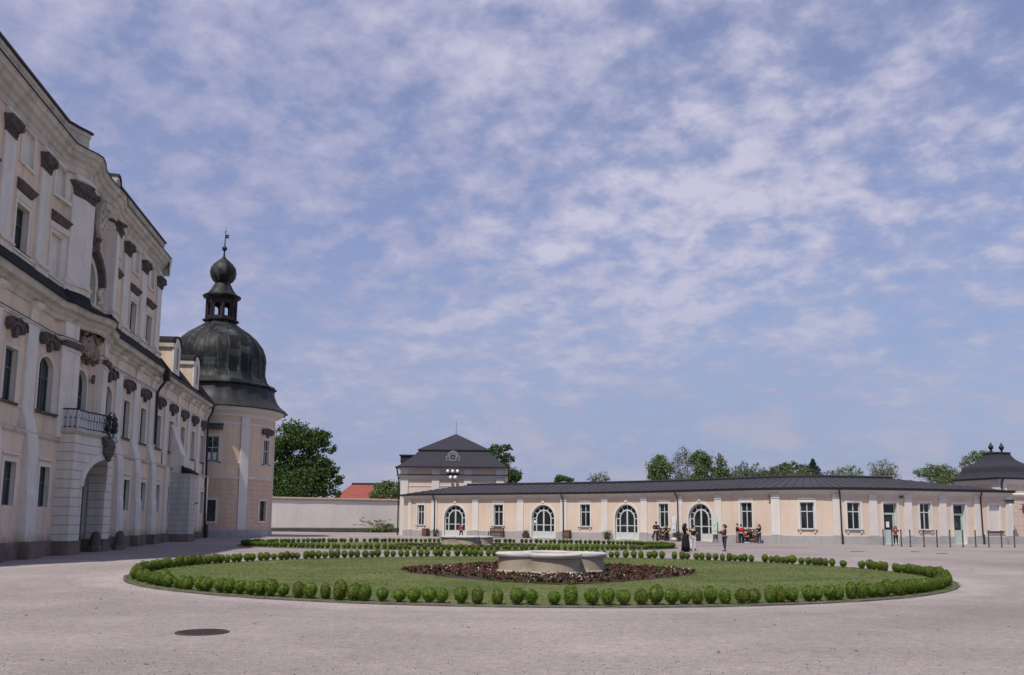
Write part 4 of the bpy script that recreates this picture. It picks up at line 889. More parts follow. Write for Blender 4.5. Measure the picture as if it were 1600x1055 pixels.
# ------------------------------------------------------------------ pavilion with the mansard roof behind its left end
PVX0, PVX1, PVY0, PVY1 = -14.0, -.9, 113.2, 126.2
pv = thing('mansard_pavilion', 'taller peach pavilion with dark mansard roof and round dormer behind the gallery', 'building', ((PVX0 + PVX1) / 2, PVY0, 0), 0, None, True)
W_ = PVX1 - PVX0
def MA(u, d, z): return (PVX0 + u, PVY0 - d, z)
mb = MB(); mb.box(MA, 0, W_, -13, 0, -.3, 8.3); obj('wall', mb, mt['peach'], pv)
ends = lambda pr: [[(PVX0 - d, PVY1, z) for d, z in pr], [(PVX0 - d, PVY0 - d, z) for d, z in pr], [(PVX1 + d, PVY0 - d, z) for d, z in pr], [(PVX1 + d, PVY1, z) for d, z in pr]]
mb = MB(); mb.grid(ends([(0, 6.95), (.1, 6.98), (.16, 7.2), (.36, 7.32), (.42, 7.45), (0, 7.6)])); mb.grid(ends([(0, 8.2), (.12, 8.22), (.3, 8.4), (.42, 8.46), (.42, 8.5), (0, 8.5)])); mb.grid(ends([(0, 6.1), (.05, 6.1), (.05, 6.22), (0, 6.22)])); obj('cornice', mb, mt['white'], pv)
mb = MB(); mb.grid(ends([(.1, 7.5), (.45, 7.46), (.45, 7.51), (.0, 7.64)])); obj('lead_ledge', mb, mt['lead'], pv)
for u in (.52, 4.45, 8.5, W_ - .55):
    mb = MB(); mb.box(MA, u - .48, u + .48, -.02, .12, -.2, 8.22); obj('pilaster', mb, mt['white'], pv)
cxp, cyp = (PVX0 + PVX1) / 2, (PVY0 + PVY1) / 2
def sq(h, z): return [(cxp - h, cyp - h, z), (cxp + h, cyp - h, z), (cxp + h, cyp + h, z), (cxp - h, cyp + h, z)]
mb = MB(); mb.grid([sq(7.0, 8.46), sq(6.9, 8.62), sq(6.2, 9.1), sq(5.2, 9.95), sq(4.35, 10.85)], True); mb.grid([sq(4.62, 10.78), sq(4.62, 10.92)], True); mb.face(sq(4.62, 10.78)); mb.grid([sq(4.62, 10.92), sq(.06, 13.35)], True); rf = obj('roof', mb, mt['slate2'], pv)
mb = MB(); mb.tube([(cxp, cyp, 13.3), (cxp, cyp, 15.0)], .025, 5); obj('lightning_rod', mb, mt['iron'], rf)
mb = MB(); mb.grid(ends([(.46, 8.42), (.6, 8.42), (.62, 8.56), (.46, 8.56)]), False); obj('roof_gutter', mb, mt['gutter'], pv)
mb = MB(); mb.tube([(PVX0 - .45, PVY0 - .4, 8.4), (PVX0 - .35, PVY0 - .2, 7.9), (PVX0 - .16, PVY0 - .16, 6.8), (PVX0 - .16, PVY0 - .16, 0)], .09, 8); obj('downspout', mb, mt['gutter'], pv)
mb = MB(); dx, dz_, dy = -7.45, 9.85, PVY0 + .75
Mo = lambda u, d, z: (dx + u, dy - d, z)
mb.prism(Mo, [(-.78, 9.05), (-.72, 9.9), (-.5, 10.5), (0, 10.72), (.5, 10.5), (.72, 9.9), (.78, 9.05)], -1.6, 0); dm = obj('round_dormer', mb, mt['zinc'], rf)
mb = MB(); mb.ring(Mo, [(.36 * math.cos(2 * PI * q / 20), dz_ + .36 * math.sin(2 * PI * q / 20)) for q in range(21)], [(.56 * math.cos(2 * PI * q / 20), dz_ + .56 * math.sin(2 * PI * q / 20)) for q in range(21)], 0, .1)
mb.box(Mo, -.4, .4, .02, .06, dz_ - .04, dz_ + .04); mb.box(Mo, -.04, .04, .021, .065, dz_ - .4, dz_ + .4)
mb.ring(Mo, [(.58 * math.cos(q), dz_ + .6 * math.sin(q)) for q in [PI * j / 10 for j in range(11)]], [(.74 * math.cos(q), dz_ + .82 * math.sin(q)) for q in [PI * j / 10 for j in range(11)]], 0, .14)
mb.box(Mo, -.95, .95, 0, .16, 9.0, 9.12); mb.box(Mo, -.9, -.74, 0, .1, 9.12, 10.0); mb.box(Mo, .74, .9, 0, .1, 9.12, 10.0)
o = obj('dormer_frame', mb, mt['zinc'], rf)
mb = MB(); mb.box(Mo, -1.9, -1.2, 0, .01, 0, 0) if False else None
mb.face([Mo(.36 * math.cos(2 * PI * q / 20), .012, dz_ + .36 * math.sin(2 * PI * q / 20)) for q in range(20)]); obj('dormer_pane', mb, mt['glass'], rf)
mb = MB(); mb.box(lambda u, d, z: (u, d, z), cxp - 7.3, cxp - 5.0, cyp - .8, cyp + .8, 9.4, 10.35); mb.box(lambda u, d, z: (u, d, z), cxp - 7.45, cxp - 5.0, cyp - .95, cyp + .95, 10.35, 10.5); obj('side_dormer', mb, mt['slate2'], rf)
fl = thing('floodlight_cluster', 'cluster of five white round floodlights fixed under the mansard roof', 'floodlights', (-7.5, PVY0 - .3, 7.7), 0, None, True)
mb = MB(); mb.box(MA, 5.85, 7.4, .14, .24, 7.36, 7.8); obj('bracket', mb, mt['iron'], fl)
for u, z in ((6.0, 7.98), (6.62, 7.98), (7.22, 7.98), (6.35, 7.2), (6.95, 7.2)):
    mb = MB(); mb.ball(MA(u, .5, z), .22, 10, 0, (1, .8, 1.1)); o = obj('lamp_shade', mb, mt['lampwhite'], fl, smooth='all'); m2 = MB(); m2.tube([MA(u, .2, 7.6), MA(u, .45, z)], .03, 5); obj('arm', m2, mt['iron'], o)

# ------------------------------------------------------------------ pavilion at the right end with bell roof and two urn finials
rp_c = at(1563, 800, 88.4); rp_c.z = 0; RA = math.radians(17.5)
rpv = thing('bell_roof_pavilion', 'peach pavilion with dark bell shaped roof and two urn finials at the right edge', 'building', rp_c, RA)
hb = 2.5
def RM(u, d, z): return (u, -hb - d, z)
mb = MB(); mb.box(lambda u, d, z: (u, d, z), -hb, hb, -hb, hb, -.3, 6.1); obj('wall', mb, mt['pale_joint'], rpv)
def sq2(h, z): return [(-h, -h, z), (h, -h, z), (h, h, z), (-h, h, z)]
mb = MB(); mb.grid([sq2(hb + a, z) for a, z in [(0, 5.6), (.08, 5.62), (.1, 5.85), (.25, 5.98), (.3, 6.08), (.3, 6.14)]], True); mb.grid([sq2(hb + a, z) for a, z in [(0, 4.4), (.12, 4.45), (.22, 4.62), (.22, 4.7), (0, 4.78)]], True); obj('cornice', mb, mt['white'], rpv)
for sx, sy in ((-1, -1), (1, -1), (-1, 1), (1, 1)):
    mb = MB(); a = hb - .35; mb.box(lambda u, d, z: (u, d, z), sx * a - .45, sx * a + .45, sy * a - .45, sy * a + .45, .7, 5.62); obj('corner_pilaster', mb, mt['white'], rpv)
mb = MB(); mb.box(lambda u, d, z: (u, d, z), -hb - .1, hb + .1, -hb - .1, hb + .1, -.3, .72); obj('plinth', mb, mt['plinth_grey'], rpv)
mb = MB(); mb.grid([sq2(h * .87, z * 1.01) for h, z in [(3.3, 6.12), (3.32, 6.2), (3.0, 6.42), (2.72, 6.75), (2.6, 7.1), (2.5, 7.3), (2.2, 7.5), (1.7, 7.75), (1.3, 8.05), (1.05, 8.4), (.95, 8.62), (1.02, 8.64), (1.02, 8.74), (.9, 8.78)]], True); mb.face(sq2(.783, 8.868)); rf = obj('roof', mb, mt['slate2'], rpv)
for s in (-1, 1):
    mb = MB(); mb.lathe((s * .66, 0, 8.84), [(.22, 0), (.22, .08), (.1, .14), (.09, .24), (.22, .42), (.25, .58), (.18, .72), (.08, .78), (.12, .84), (.06, .95), (0, 1.05)], 12); obj('urn_finial', mb, mt['iron'], rf, smooth=True)
mb = MB(); mb.grid([sq2(hb + a, z) for a, z in [(.28, 6.08), (.42, 6.08), (.44, 6.2), (.28, 6.2)]], True); obj('roof_gutter', mb, mt['gutter'], rpv)
mb = MB(); mb.tube([(-hb + .1, -hb - .42, 6.1), (-hb + .12, -hb - .2, 5.7), (-hb + .14, -hb - .18, 4.9)], .07, 8); obj('downspout', mb, mt['gutter'], rpv)
p = at(1578, 786.5, 81.2)
sg = thing('bracket_lantern', 'dark grey hanging sign bracket on the white pilaster at the right end', 'sign', p)
mb = MB(); mb.box(I, -.36, .36, -.06, .06, -.02, .24); obj('panel', mb, mt['ink'], sg); mb = MB(); mb.box(I, -.4, .4, -.08, .08, .24, .31); mb.tube([(0, 0, .28), (0, 1.2, .28)], .03, 6); obj('bracket', mb, mt['iron'], sg)
mb = MB(); mb.box(I, -.12, .12, -.05, .05, -.17, -.03); obj('lamp', mb, mt['lampwhite'], sg)
p = at(1603.5, 796, 82.0)
sg = thing('round_sign', 'dark purple round wall sign cut by the right edge of the photo', 'sign', p)
mb = MB(); mb.prism(I, [(.38 * math.cos(2 * PI * q / 24), .55 * math.sin(2 * PI * q / 24)) for q in range(24)], -.03, .03); obj('plate', mb, mt['purple'], sg)
mb = MB(); mb.tube([(-.5, 0, .42), (.3, 0, .42)], .03, 6); mb.tube([(0, 0, 0), (0, 1.2, 0)], .03, 6); obj('bracket', mb, mt['iron'], sg)

# ------------------------------------------------------------------ garden wall, red roof behind it
wl = thing('garden_wall', 'long grey rendered garden wall with tile coping between tower and pavilion', 'wall', (-26, 136, 0), 0, None, True)
wa, wb_ = Vector((-37.5, 129.3, 0)), Vector((-9.5, 145.5, 0)); wd_ = (wb_ - wa); wlen = wd_.length; wd_.normalize(); wnn = Vector((wd_.y, -wd_.x, 0))
def WM(u, d, z): q = wa + wd_ * u + wnn * d; return (q.x, q.y, z)
mb = MB(); us = frange(0, wlen, 1.2); r = random.Random(5); jj = [r.uniform(-.03, .03) for _ in us]
mb.grid([[WM(u, -.3, 0) for u in us], [WM(u, .04 + j, .7) for u, j in zip(us, jj)], [WM(u, j * .5, 4.85) for u, j in zip(us, jj)], [WM(u, -.5, 4.85) for u in us]]); obj('rendered_wall', mb, mt['wallgrey'], wl)
mb = MB(); mb.sweep(WM, [(-.1, -.4), (.16, -.4), (.14, .55), (.06, .68), (-.1, .7)], us); obj('stone_base', mb, mt['wallbase'], wl)
mb = MB(); mb.sweep(WM, [(-.75, 4.82), (.2, 4.82), (.22, 4.9), (-.25, 5.16), (-.75, 4.92)], us); obj('coping', mb, mt['coping'], wl)
mb = MB()
for _ in range(60):
    u = 19 + r.gauss(0, 2.0); z = 1.0 + abs(r.gauss(0, .45)); mb.box(WM, u, u + r.uniform(.15, .5), -.05, .045, z, z + .09)
obj('exposed_brick', mb, mt['coping'], wl)
rh = thing('red_roof_house', 'house with red tiled hipped roof seen over the garden wall', 'house', (-36, 192, 0), 0, None, True)
def R3(px, py, Y): return at(px, py, Y)
a, b, c, d = R3(518, 781, 186), R3(640, 783, 186), R3(622, 757, 192), R3(550, 756.5, 192); e_, f_ = R3(560, 778, 204), R3(640, 778, 204)
mb = MB(); mb.face([a, b, c, d]); mb.face([a, d, e_]); mb.face([e_, d, c, f_]); mb.face([b, f_, c]); rr = obj('roof', mb, mt['redroof'], rh)
mb = MB(); mb.tube([d, c], .3, 6); obj('ridge', mb, mt['lead'], rr)
mb = MB(); z0 = a.z; mb.grid([[(a.x + 1, a.y + .5, 0), (b.x, b.y + .5, 0), (f_.x, f_.y, 0), (e_.x, e_.y, 0)], [(a.x + 1, a.y + .5, z0), (b.x, b.y + .5, z0), (f_.x, f_.y, z0), (e_.x, e_.y, z0)]], True); obj('wall', mb, mt['wallgrey'], rh)

# ------------------------------------------------------------------ lawns, beds, fountains
L1 = (0.9, 32.3, 13.36, 13.4); L2 = (-3.7, 65.0, 15.5, 10.1)
def disc(name, L, z, mat_, k_=1.0, n=96, kind='structure', rise=.06):
    mb = MB(); rows = []
    for j in range(0, 17):
        q = j / 16; rows.append([(L[0] + L[2] * k_ * q * math.cos(2 * PI * i / n), L[1] + L[3] * k_ * q * math.sin(2 * PI * i / n), z + rise * (1 - q * q)) for i in range(n)])
    mb.grid(rows, True); return setp(obj(name, mb, mat_, smooth='all'), kind=kind)
for L in (L1, L2):
    disc('lawn', L, .035, mt['lawn'])
    mb = MB(); n = 144
    def ring_row(k_, z): return [(L[0] + (L[2] + k_) * math.cos(2 * PI * i / n), L[1] + (L[3] + k_) * math.sin(2 * PI * i / n), z + .012 * math.sin(i * 3.7) + .008 * math.sin(i * 1.3)) for i in range(n)]
    mb.grid([ring_row(.09, -.05), ring_row(.09, .025), ring_row(.02, .045), ring_row(-.02, .03)], True)
    setp(obj('lawn_edging', mb, mt['edge']), kind='structure')
def sup(L, q, a, e=1.35):
    ca, sa = math.cos(a), math.sin(a); return (L[0] + L[2] * q * math.copysign(abs(ca) ** (2 / e), ca), L[1] + L[3] * q * math.copysign(abs(sa) ** (2 / e), sa))
BED = [(1.3, 31.2, 5.15, 6.5), (-3.1, 63.6, 5.0, 4.6)]
for L in BED:
    mb = MB(); n = 72; rows = []
    for j in range(0, 10): rows.append([(*sup(L, j / 9, 2 * PI * i / n), .09 + .05 * (1 - (j / 9) ** 2) + random.uniform(-.012, .012)) for i in range(n)])
    mb.grid(rows, True); setp(obj('flower_bed_soil', mb, mt['soil'], smooth='all'), kind='structure')
lm = [leafmat('bronze_begonia_leaf', [(0, (.04, .02, .016)), (.6, (.085, .038, .03)), (1, (.12, .065, .04))], .15), leafmat('begonia_green_leaf', [(0, (.03, .05, .015)), (1, (.07, .09, .03))], .2),
      plain('red_petal', (.27, .025, .03), .6), plain('white_petal', (.60, .54, .45), .6), plain('pink_petal', (.33, .12, .12), .6)]
def rquads(c, n, size, spread, up=0.0, rg=rng):
    c = np.asarray(c)[None, :] + rg.normal(0, 1, (n, 3)) * np.asarray(spread)[None, :]
    a = rg.normal(0, 1, (n, 3)); a /= np.linalg.norm(a, axis=1)[:, None]; b = rg.normal(0, 1, (n, 3)); b[:, 2] += up
    b -= (b * a).sum(1)[:, None] * a; b /= np.linalg.norm(b, axis=1)[:, None]
    s = size * rg.uniform(.7, 1.3, (n, 1)); a = a * s * .5; b = b * s * .72
    return np.stack([c - b, c + a * .9, c + b, c - a * .9], 1)
FTN = [(1.35, 30.4), (-3.08, 63.2)]
for bi, L in enumerate(BED):
    mb = MB(); np_ = 1650 if bi == 0 else 700
    for _ in range(np_):
        a = random.uniform(0, 2 * PI); q = math.sqrt(random.random()) * .97; x, y = sup(L, q, a)
        if math.hypot(x - FTN[bi][0], y - FTN[bi][1]) < 2.05: continue
        g = .22 + .5 * random.random() * (.2 + .3 * abs(math.sin(x * 1.7)))
        k_ = 1 if random.random() < .28 + .12 * math.sin(x * 1.3 + y) else 0; h = random.uniform(.03, .08)
        mb.quads(rquads((x, y, .12 + h * .5), 7, .085, (.06, .06, h * .35), 1.0), k_)
        fr = (x - L[0]) / L[2]; cent = math.exp(-((fr + .02) / .33) ** 2) * (1 if y < L[1] else .15) + math.exp(-((fr - .82) / .1) ** 2) * .6 + math.exp(-((fr + .72) / .12) ** 2) * (.7 if y > L[1] - 1 else 0)
        fl_ = 3 if random.random() < cent * .8 else (2 if random.random() < .75 else 4)
        nf = random.choice((0, 1, 1, 2, 2)); 
        if nf: mb.quads(rquads((x, y, .13 + h), nf, .04, (.05, .05, .03), .3), fl_)
    setp(obj('flower_plants', mb, lm, merge=0), 'low red, pink and white bedding flowers with bronze leaves around the ' + ('near fountain' if bi == 0 else 'far fountain'), 'flowers', None, 'stuff')
def quatre(k_, n=96, rot=.10, c=.90, ofs=0.0):
    o = []
    for i in range(n):
        a = 2 * PI * i / n + 1e-4; d = (a + PI / 4) % (PI / 2) - PI / 4; rho = (.98 * math.cos(d) + math.sqrt(.80 ** 2 - (.98 * math.sin(d)) ** 2)) * k_
        o.append((rho * math.cos(a + rot), rho * math.sin(a + rot)))
    return o
def fountain(loc, label):
    t_ = thing('fountain_basin', label, 'fountain', (*loc, 0.06))
    mb = MB(); mb.grid([[(x, y, z) for x, y in quatre(k_)] for k_, z in [(1.03, -.1), (1.03, .1), (1.0, .13), (.99, .3), (.99, .56)]], True); obj('basin_wall', mb, mt['fountain'], t_, smooth=True)
    mb = MB(); mb.grid([[(x, y, z) for x, y in quatre(k_)] for k_, z in [(.99, .53), (1.03, .55), (1.05, .59), (1.055, .65), (1.035, .69), (.97, .70), (.82, .70), (.79, .67), (.785, .1)]], True); obj('rim', mb, mt['rim'], t_, smooth=True)
    mb = MB(); mb.face([(x, y, .12) for x, y in quatre(.79)]); mb.lathe((0, 0, .12), [(.3, 0), (.26, .06), (.12, .09), (.1, .2), (.05, .22)], 14); obj('basin_floor', mb, mt['fountain'], t_)
fountain(FTN[0], 'pale quatrefoil stone fountain basin in the near flower bed')
fountain(FTN[1], 'pale quatrefoil stone fountain basin on the far lawn, behind the second hedge ring')
# short grass blades
mb = MB(); n = 26000; th = rng.uniform(0, 2 * PI, n); q = np.sqrt(rng.uniform(0, 1, n)); x = L1[0] + 13.5 * q * np.cos(th); y = L1[1] + 13.5 * q * np.sin(th)
keep = (np.hypot(x - FTN[0][0], y - FTN[0][1]) > 2.1) & ((np.abs((x - 1.3) / 5.15) ** 1.35 + np.abs((y - 31.2) / 6.5) ** 1.35) > 1.0); x, y = x[keep], y[keep]; n = len(x)
z0 = .03 + .06 * (1 - ((x - L1[0]) ** 2 + (y - L1[1]) ** 2) / 13.5 ** 2); h = rng.uniform(.014, .034, n) * (1 + (rng.random(n) > .97) * .8); an = rng.uniform(0, PI, n); wv = rng.uniform(.010, .02, n); lx, ly = rng.normal(0, .02, n), rng.normal(0, .02, n)
dx_, dy_ = np.cos(an) * wv, np.sin(an) * wv
arr = np.stack([np.stack([x - dx_, y - dy_, z0], 1), np.stack([x + dx_, y + dy_, z0], 1), np.stack([x + lx + dx_ * .3, y + ly + dy_ * .3, z0 + h], 1), np.stack([x + lx - dx_ * .3, y + ly - dy_ * .3, z0 + h], 1)], 1)
mb.quads(arr); setp(obj('grass', mb, mt['blade'], merge=0), 'short mown grass of the near round lawn', 'grass', None, 'stuff')
# clipped boxwood balls
def boxball(seed, mat_):
    rg = np.random.default_rng(seed); mb = MB(); bm = bmesh.new(); bmesh.ops.create_icosphere(bm, subdivisions=2, radius=.86)
    i0 = len(mb.v)
    ph = rg.uniform(0, 6, 6)
    def defo(v): return 1 + .07 * math.sin(3 * v[0] + ph[0]) + .06 * math.sin(4 * v[1] + ph[1]) + .07 * math.sin(3.4 * v[2] + ph[2]) + .04 * math.sin(7 * v[0] + 6 * v[2] + ph[3])
    for v in bm.verts: mb.v.append(tuple(c * defo(v.co) for c in v.co))
    for f in bm.faces: mb.f.append([v.index for v in f.verts]); mb.m.append(0)
    bm.free()
    n = 820; d = rg.normal(0, 1, (n, 3)); d /= np.linalg.norm(d, axis=1)[:, None]; rad = np.array([defo(v) for v in d]) * rg.uniform(.88, 1.0, n); c = d * rad[:, None]
    a = rg.normal(0, 1, (n, 3)); a -= (a * d).sum(1)[:, None] * d * .6; a /= np.linalg.norm(a, axis=1)[:, None]; b = np.cross(a, d + rg.normal(0, .5, (n, 3))); b /= np.linalg.norm(b, axis=1)[:, None]
    s = rg.uniform(.07, .125, (n, 1)); mb.quads(np.stack([c - a * s, c + b * s * .6, c + a * s + d * .035, c - b * s * .6], 1))
    me_o = obj('boxwood_ball', mb, mat_, merge=0); return me_o
protos = [boxball(i, mt['box2'] if i in (3, 5) else mt['box']) for i in range(6)]
pos_ = []
def hedge(L, inset, step, gaps, rnd):
    a = 0; per = 0; out = []
    A, B = L[2] - inset, L[3] - inset; th_ = 0.0
    while th_ < 2 * PI - .012:
        x, y = L[0] + A * math.cos(th_), L[1] + B * math.sin(th_); sp_ = math.hypot(A * math.sin(th_), B * math.cos(th_))
        px_ = pj((x, y, .2))
        if not any(g0 < px_ < g1 and y > L[1] for g0, g1 in gaps): out.append((x + rnd.gauss(0, .025), y + rnd.gauss(0, .025)))
        th_ += (step * rnd.choice((.82, .9, 1, 1, 1.05, 1.15, 1.28))) / sp_
    return out
rnd = random.Random(11)
h1 = hedge(L1, .24, .352, [(1304, 1312), (1329, 1338), (1357, 1363), (1391, 1397), (1185, 1191), (1040, 1046)], rnd); h2 = hedge(L2, .26, .365, [(690, 694), (804, 809), (560, 564)], rnd)
h2.sort(key=lambda q: q[1]); nfr = max(0, 300 - len(h1))
allb = [(x, y, 0) for x, y in h1] + [(x, y, 1) for x, y in h2[:nfr]]
for i, (x, y, rg_) in enumerate(allb):
    pr = protos[i] if i < 6 else protos[rnd.choice((0, 1, 2, 4, 0, 1, 2, 4, 3, 5))]
    o = pr if i < 6 else pr.copy()
    if i >= 6: COL.objects.link(o)
    s = rnd.uniform(.13, .163); zsc = s * rnd.uniform(1.1, 1.3); o.scale = (s, s * rnd.uniform(.92, 1.08), zsc); o.location = (x, y, .04 + zsc * .95); o.rotation_euler = (rnd.uniform(-.12, .12), rnd.uniform(-.12, .12), rnd.uniform(0, 6.28))
    setp(o, 'small clipped round boxwood in the hedge ring around the near lawn' if rg_ == 0 else 'small clipped round boxwood in the front of the hedge ring round the far lawn', 'boxwood', 'boxwood balls around the near lawn' if rg_ == 0 else 'boxwood balls around the far lawn')
mb = MB(); base = [(np.array([v.co[:] for v in protos[0].data.vertices]), [list(p_.vertices) for p_ in protos[0].data.polygons])]
for x, y in h2[nfr:]:
    V, Fc = base[0]; s = rnd.uniform(.145, .175); ang = rnd.uniform(0, 6.28); ca, sa = math.cos(ang), math.sin(ang); i0 = len(mb.v)
    P = V * s; P = np.stack([P[:, 0] * ca - P[:, 1] * sa + x, P[:, 0] * sa + P[:, 1] * ca + y, P[:, 2] * 1.08 + .04 + s], 1); mb.v.extend(map(tuple, P.tolist())); mb.f.extend([[q + i0 for q in f] for f in Fc]); mb.m.extend([0] * len(Fc))
setp(obj('boxwood_row', mb, mt['box'], merge=0), 'far side of the clipped boxwood ring around the far lawn', 'boxwood', None, 'stuff')
# cast iron covers in the gravel
def cover(px, py, r_, lab, name='manhole_cover'):
    p = gd(px, py); t_ = thing(name, lab, 'manhole cover', (p.x, p.y, gz(p.x, p.y)))
    mb = MB(); mb.lathe((0, 0, 0), [(r_, -.02), (r_, .012), (r_ * .9, .016), (r_ * .9, .008), (0.02, .008)], 28); obj('frame', mb, mt['cover'], t_)
    mb = MB()
    for i in range(-4, 5):
        for j in range(-4, 5):
            if math.hypot(i, j) < 4.2: mb.box(lambda u, d, z: (u, d, z), i * r_ * .19 - r_ * .06, i * r_ * .19 + r_ * .06, j * r_ * .19 - r_ * .06, j * r_ * .19 + r_ * .06, .008, .018)
    obj('lid', mb, mt['cover'], t_)
cover(316, 988.5, .41, 'rusty round manhole cover in the gravel at lower left')
cover(1430, 862.3, .3, 'small dark drain cover in the gravel, left one of the two near the posts'); cover(1472, 865.3, .33, 'small dark drain cover in the gravel, right one of the two near the posts')
p = gd(1340, 862); t_ = thing('drain_grate', 'long flat grey drain grate in the gravel behind the near hedge', 'drain', (p.x, p.y, 0)); mb = MB()
for i in range(9): mb.box(lambda u, d, z: (u, d, z), -.36, .36, -.2 + i * .045, -.18 + i * .045, -.01, .018)
obj('bars', mb, mt['cover'], t_); mb = MB(); mb.box(I, -.4, .4, -.24, -.21, -.02, .02); mb.box(I, -.4, .4, .21, .24, -.02, .02); obj('frame', mb, mt['edge'], t_)
p = gd(1071, 948.5); t_ = thing('valve_cover', 'small dark metal box lid at the edging of the near lawn', 'valve cover', (p.x, p.y, 0)); mb = MB(); mb.box(I, -.16, .16, -.07, .07, -.03, .05); obj('lid', mb, mt['ink'], t_); mb = MB(); mb.box(I, -.2, .2, -.1, .1, -.03, .025); obj('frame', mb, mt['cover'], t_)

# ------------------------------------------------------------------ posts, benches, planters, boards
def make_post():
    t_ = thing('post', 'slim dark metal post in the row before the right end of the gallery', 'post', (0, 0, 0), 0, 'metal posts before the right end of the gallery')
    mb = MB(); mb.tube([(0, 0, -.1), (0, 0, 1.3)], .05, 10); obj('tube', mb, mt['ink'], t_); mb = MB(); mb.lathe((0, 0, 1.3), [(.06, -.03), (.06, .02), (.02, .05), (0, .055)], 10); obj('cap', mb, mt['iron'], t_); mb = MB(); mb.lathe((0, 0, 0), [(.1, 0), (.1, .03), (.05, .05)], 10); obj('foot', mb, mt['iron'], t_); return t_
post0 = make_post()
for i, (px, py) in enumerate([(1369, 850.3), (1380.8, 852), (1394.3, 853.4), (1408.7, 854), (1422.8, 854.8), (1444.2, 855), (1464.7, 855), (1485, 855), (1505, 855), (1525, 855.2), (1545.5, 855.3), (1565.6, 855.4), (1585.8, 855.4)]):
    p = gd(px, py)
    if i == 0: post0.location = p
    else: dup(post0, p, 0)
def bench(loc, rot, lab, w_=1.75, mat_='wood'):
    t_ = thing('bench', lab, 'bench', loc, rot)
    h = w_ / 2; mb = MB()
    for q in range(4): mb.box(I, -h, h, -.02 + q * .115, .08 + q * .115, .42, .455)
    obj('seat', mb, mt[mat_], t_); mb = MB(); mb.box(I, -h, h, -.08, -.04, .98, 1.06); mb.box(I, -h, h, -.06, -.03, .52, .58)
    n = 11
    for q in range(n): x = -h + .08 + (w_ - .16) * q / (n - 1); mb.box(I, x - .05, x + .05, -.055, -.035, .58, .98)
    obj('backrest', mb, mt[mat_], t_)
    for sx in (-1, 1):
        for d0, hh in ((-.09, 1.06), (.40, .66)): mb = MB(); mb.box(I, sx * (h - .04) - .04, sx * (h - .04) + .04, d0, d0 + .08, -.02, hh); obj('leg', mb, mt[mat_], t_)
        mb = MB(); mb.box(I, sx * (h - .04) - .05, sx * (h - .04) + .05, -.08, .5, .66, .70); obj('armrest', mb, mt[mat_], t_)
    return t_
bench(gpos(776.5, .35), grot(776), 'reddish wooden bench with tall back under the second gallery window')
bench(gpos(1034, .4), grot(1034), 'reddish wooden bench by the gallery wall, with the woman in black sitting on it', 1.5)
bench(gpos(1168, .35), grot(1168), 'dark red wooden bench under the gallery window, with the person in red sitting on it', 1.9)
def bin_(px, d, lab):
    p = gpos(px, d); t_ = thing('planter_bin', lab, 'bin', p, grot(px)); mb = MB()
    for s in range(4):
        for q in range(6):
            x = -.27 + .108 * q; P = [(x - .045, -.31), (x + .045, -.31)]; c_, s_ = math.cos(s * PI / 2), math.sin(s * PI / 2)
            rr_ = [(a * c_ - b * s_, a * s_ + b * c_) for a, b in [(x - .045, -.31), (x + .045, -.31), (x + .045, -.285), (x - .045, -.285)]]
            mb.grid([[(a, b, .04) for a, b in rr_], [(a, b, .92) for a, b in rr_]], True); mb.face([(a, b, .92) for a, b in rr_])
    obj('slats', mb, mt['barrelwood'], t_); mb = MB(); mb.box(I, -.28, .28, -.28, .28, .02, .84); obj('liner', mb, mt['pot'], t_)
    for z in (.2, .72): mb = MB(); mb.box(I, -.32, .32, -.32, .32, z, z + .04); obj('band', mb, mt['iron'], t_)
bin_(665.5, .5, 'brown slatted wooden bin beside the first gallery downspout'); bin_(886.5, .5, 'brown slatted wooden bin right of the second arched door')
def potplant(px, d, lab, r_, h, mat_, spread, n=260, boxy=False):
    p = gpos(px, d); t_ = thing('potted_plant', lab, 'potted plant', p, grot(px)); mb = MB()
    if boxy: mb.grid([sq2(r_ * .85, 0), sq2(r_, h), sq2(r_ * .9, h), sq2(r_ * .88, h - .06)], True); mb.face(sq2(r_ * .88, h - .06))
    else: mb.lathe((0, 0, 0), [(r_ * .7, 0), (r_, h * .85), (r_ * 1.08, h * .87), (r_ * 1.08, h), (r_ * .95, h), (r_ * .9, h - .05), (.01, h - .05)], 16)
    obj('pot', mb, mt['pot'], t_); mb = MB()
    for q in range(7): mb.quads(rquads((random.gauss(0, spread * .4), random.gauss(0, spread * .4), h + spread * random.uniform(.2, 1.0)), n // 7, .09, (spread * .28, spread * .28, spread * .25), .5), 0)
    for q in range(6): mb.tube([(0, 0, h - .05), (random.gauss(0, spread * .3), random.gauss(0, spread * .3), h + spread * .7)], .01, 4)
    obj('foliage', mb, mt[mat_], t_, merge=0)
potplant(680.5, .75, 'dark low agave like plant in a pot left of the first arched door', .2, .28, 'olive', .42)
potplant(821.5, .55, 'bushy plant in a square dark pot left of the second arched door', .3, .5, 'green', .26, 260, True)
potplant(948, .6, 'wide leafy plant in a pot between the second gallery window and third arched door', .3, .32, 'olive', .5, 320)
potplant(1059, .85, 'brownish plant in a round pot left of the fourth arched door', .3, .4, 'olive', .42, 300)
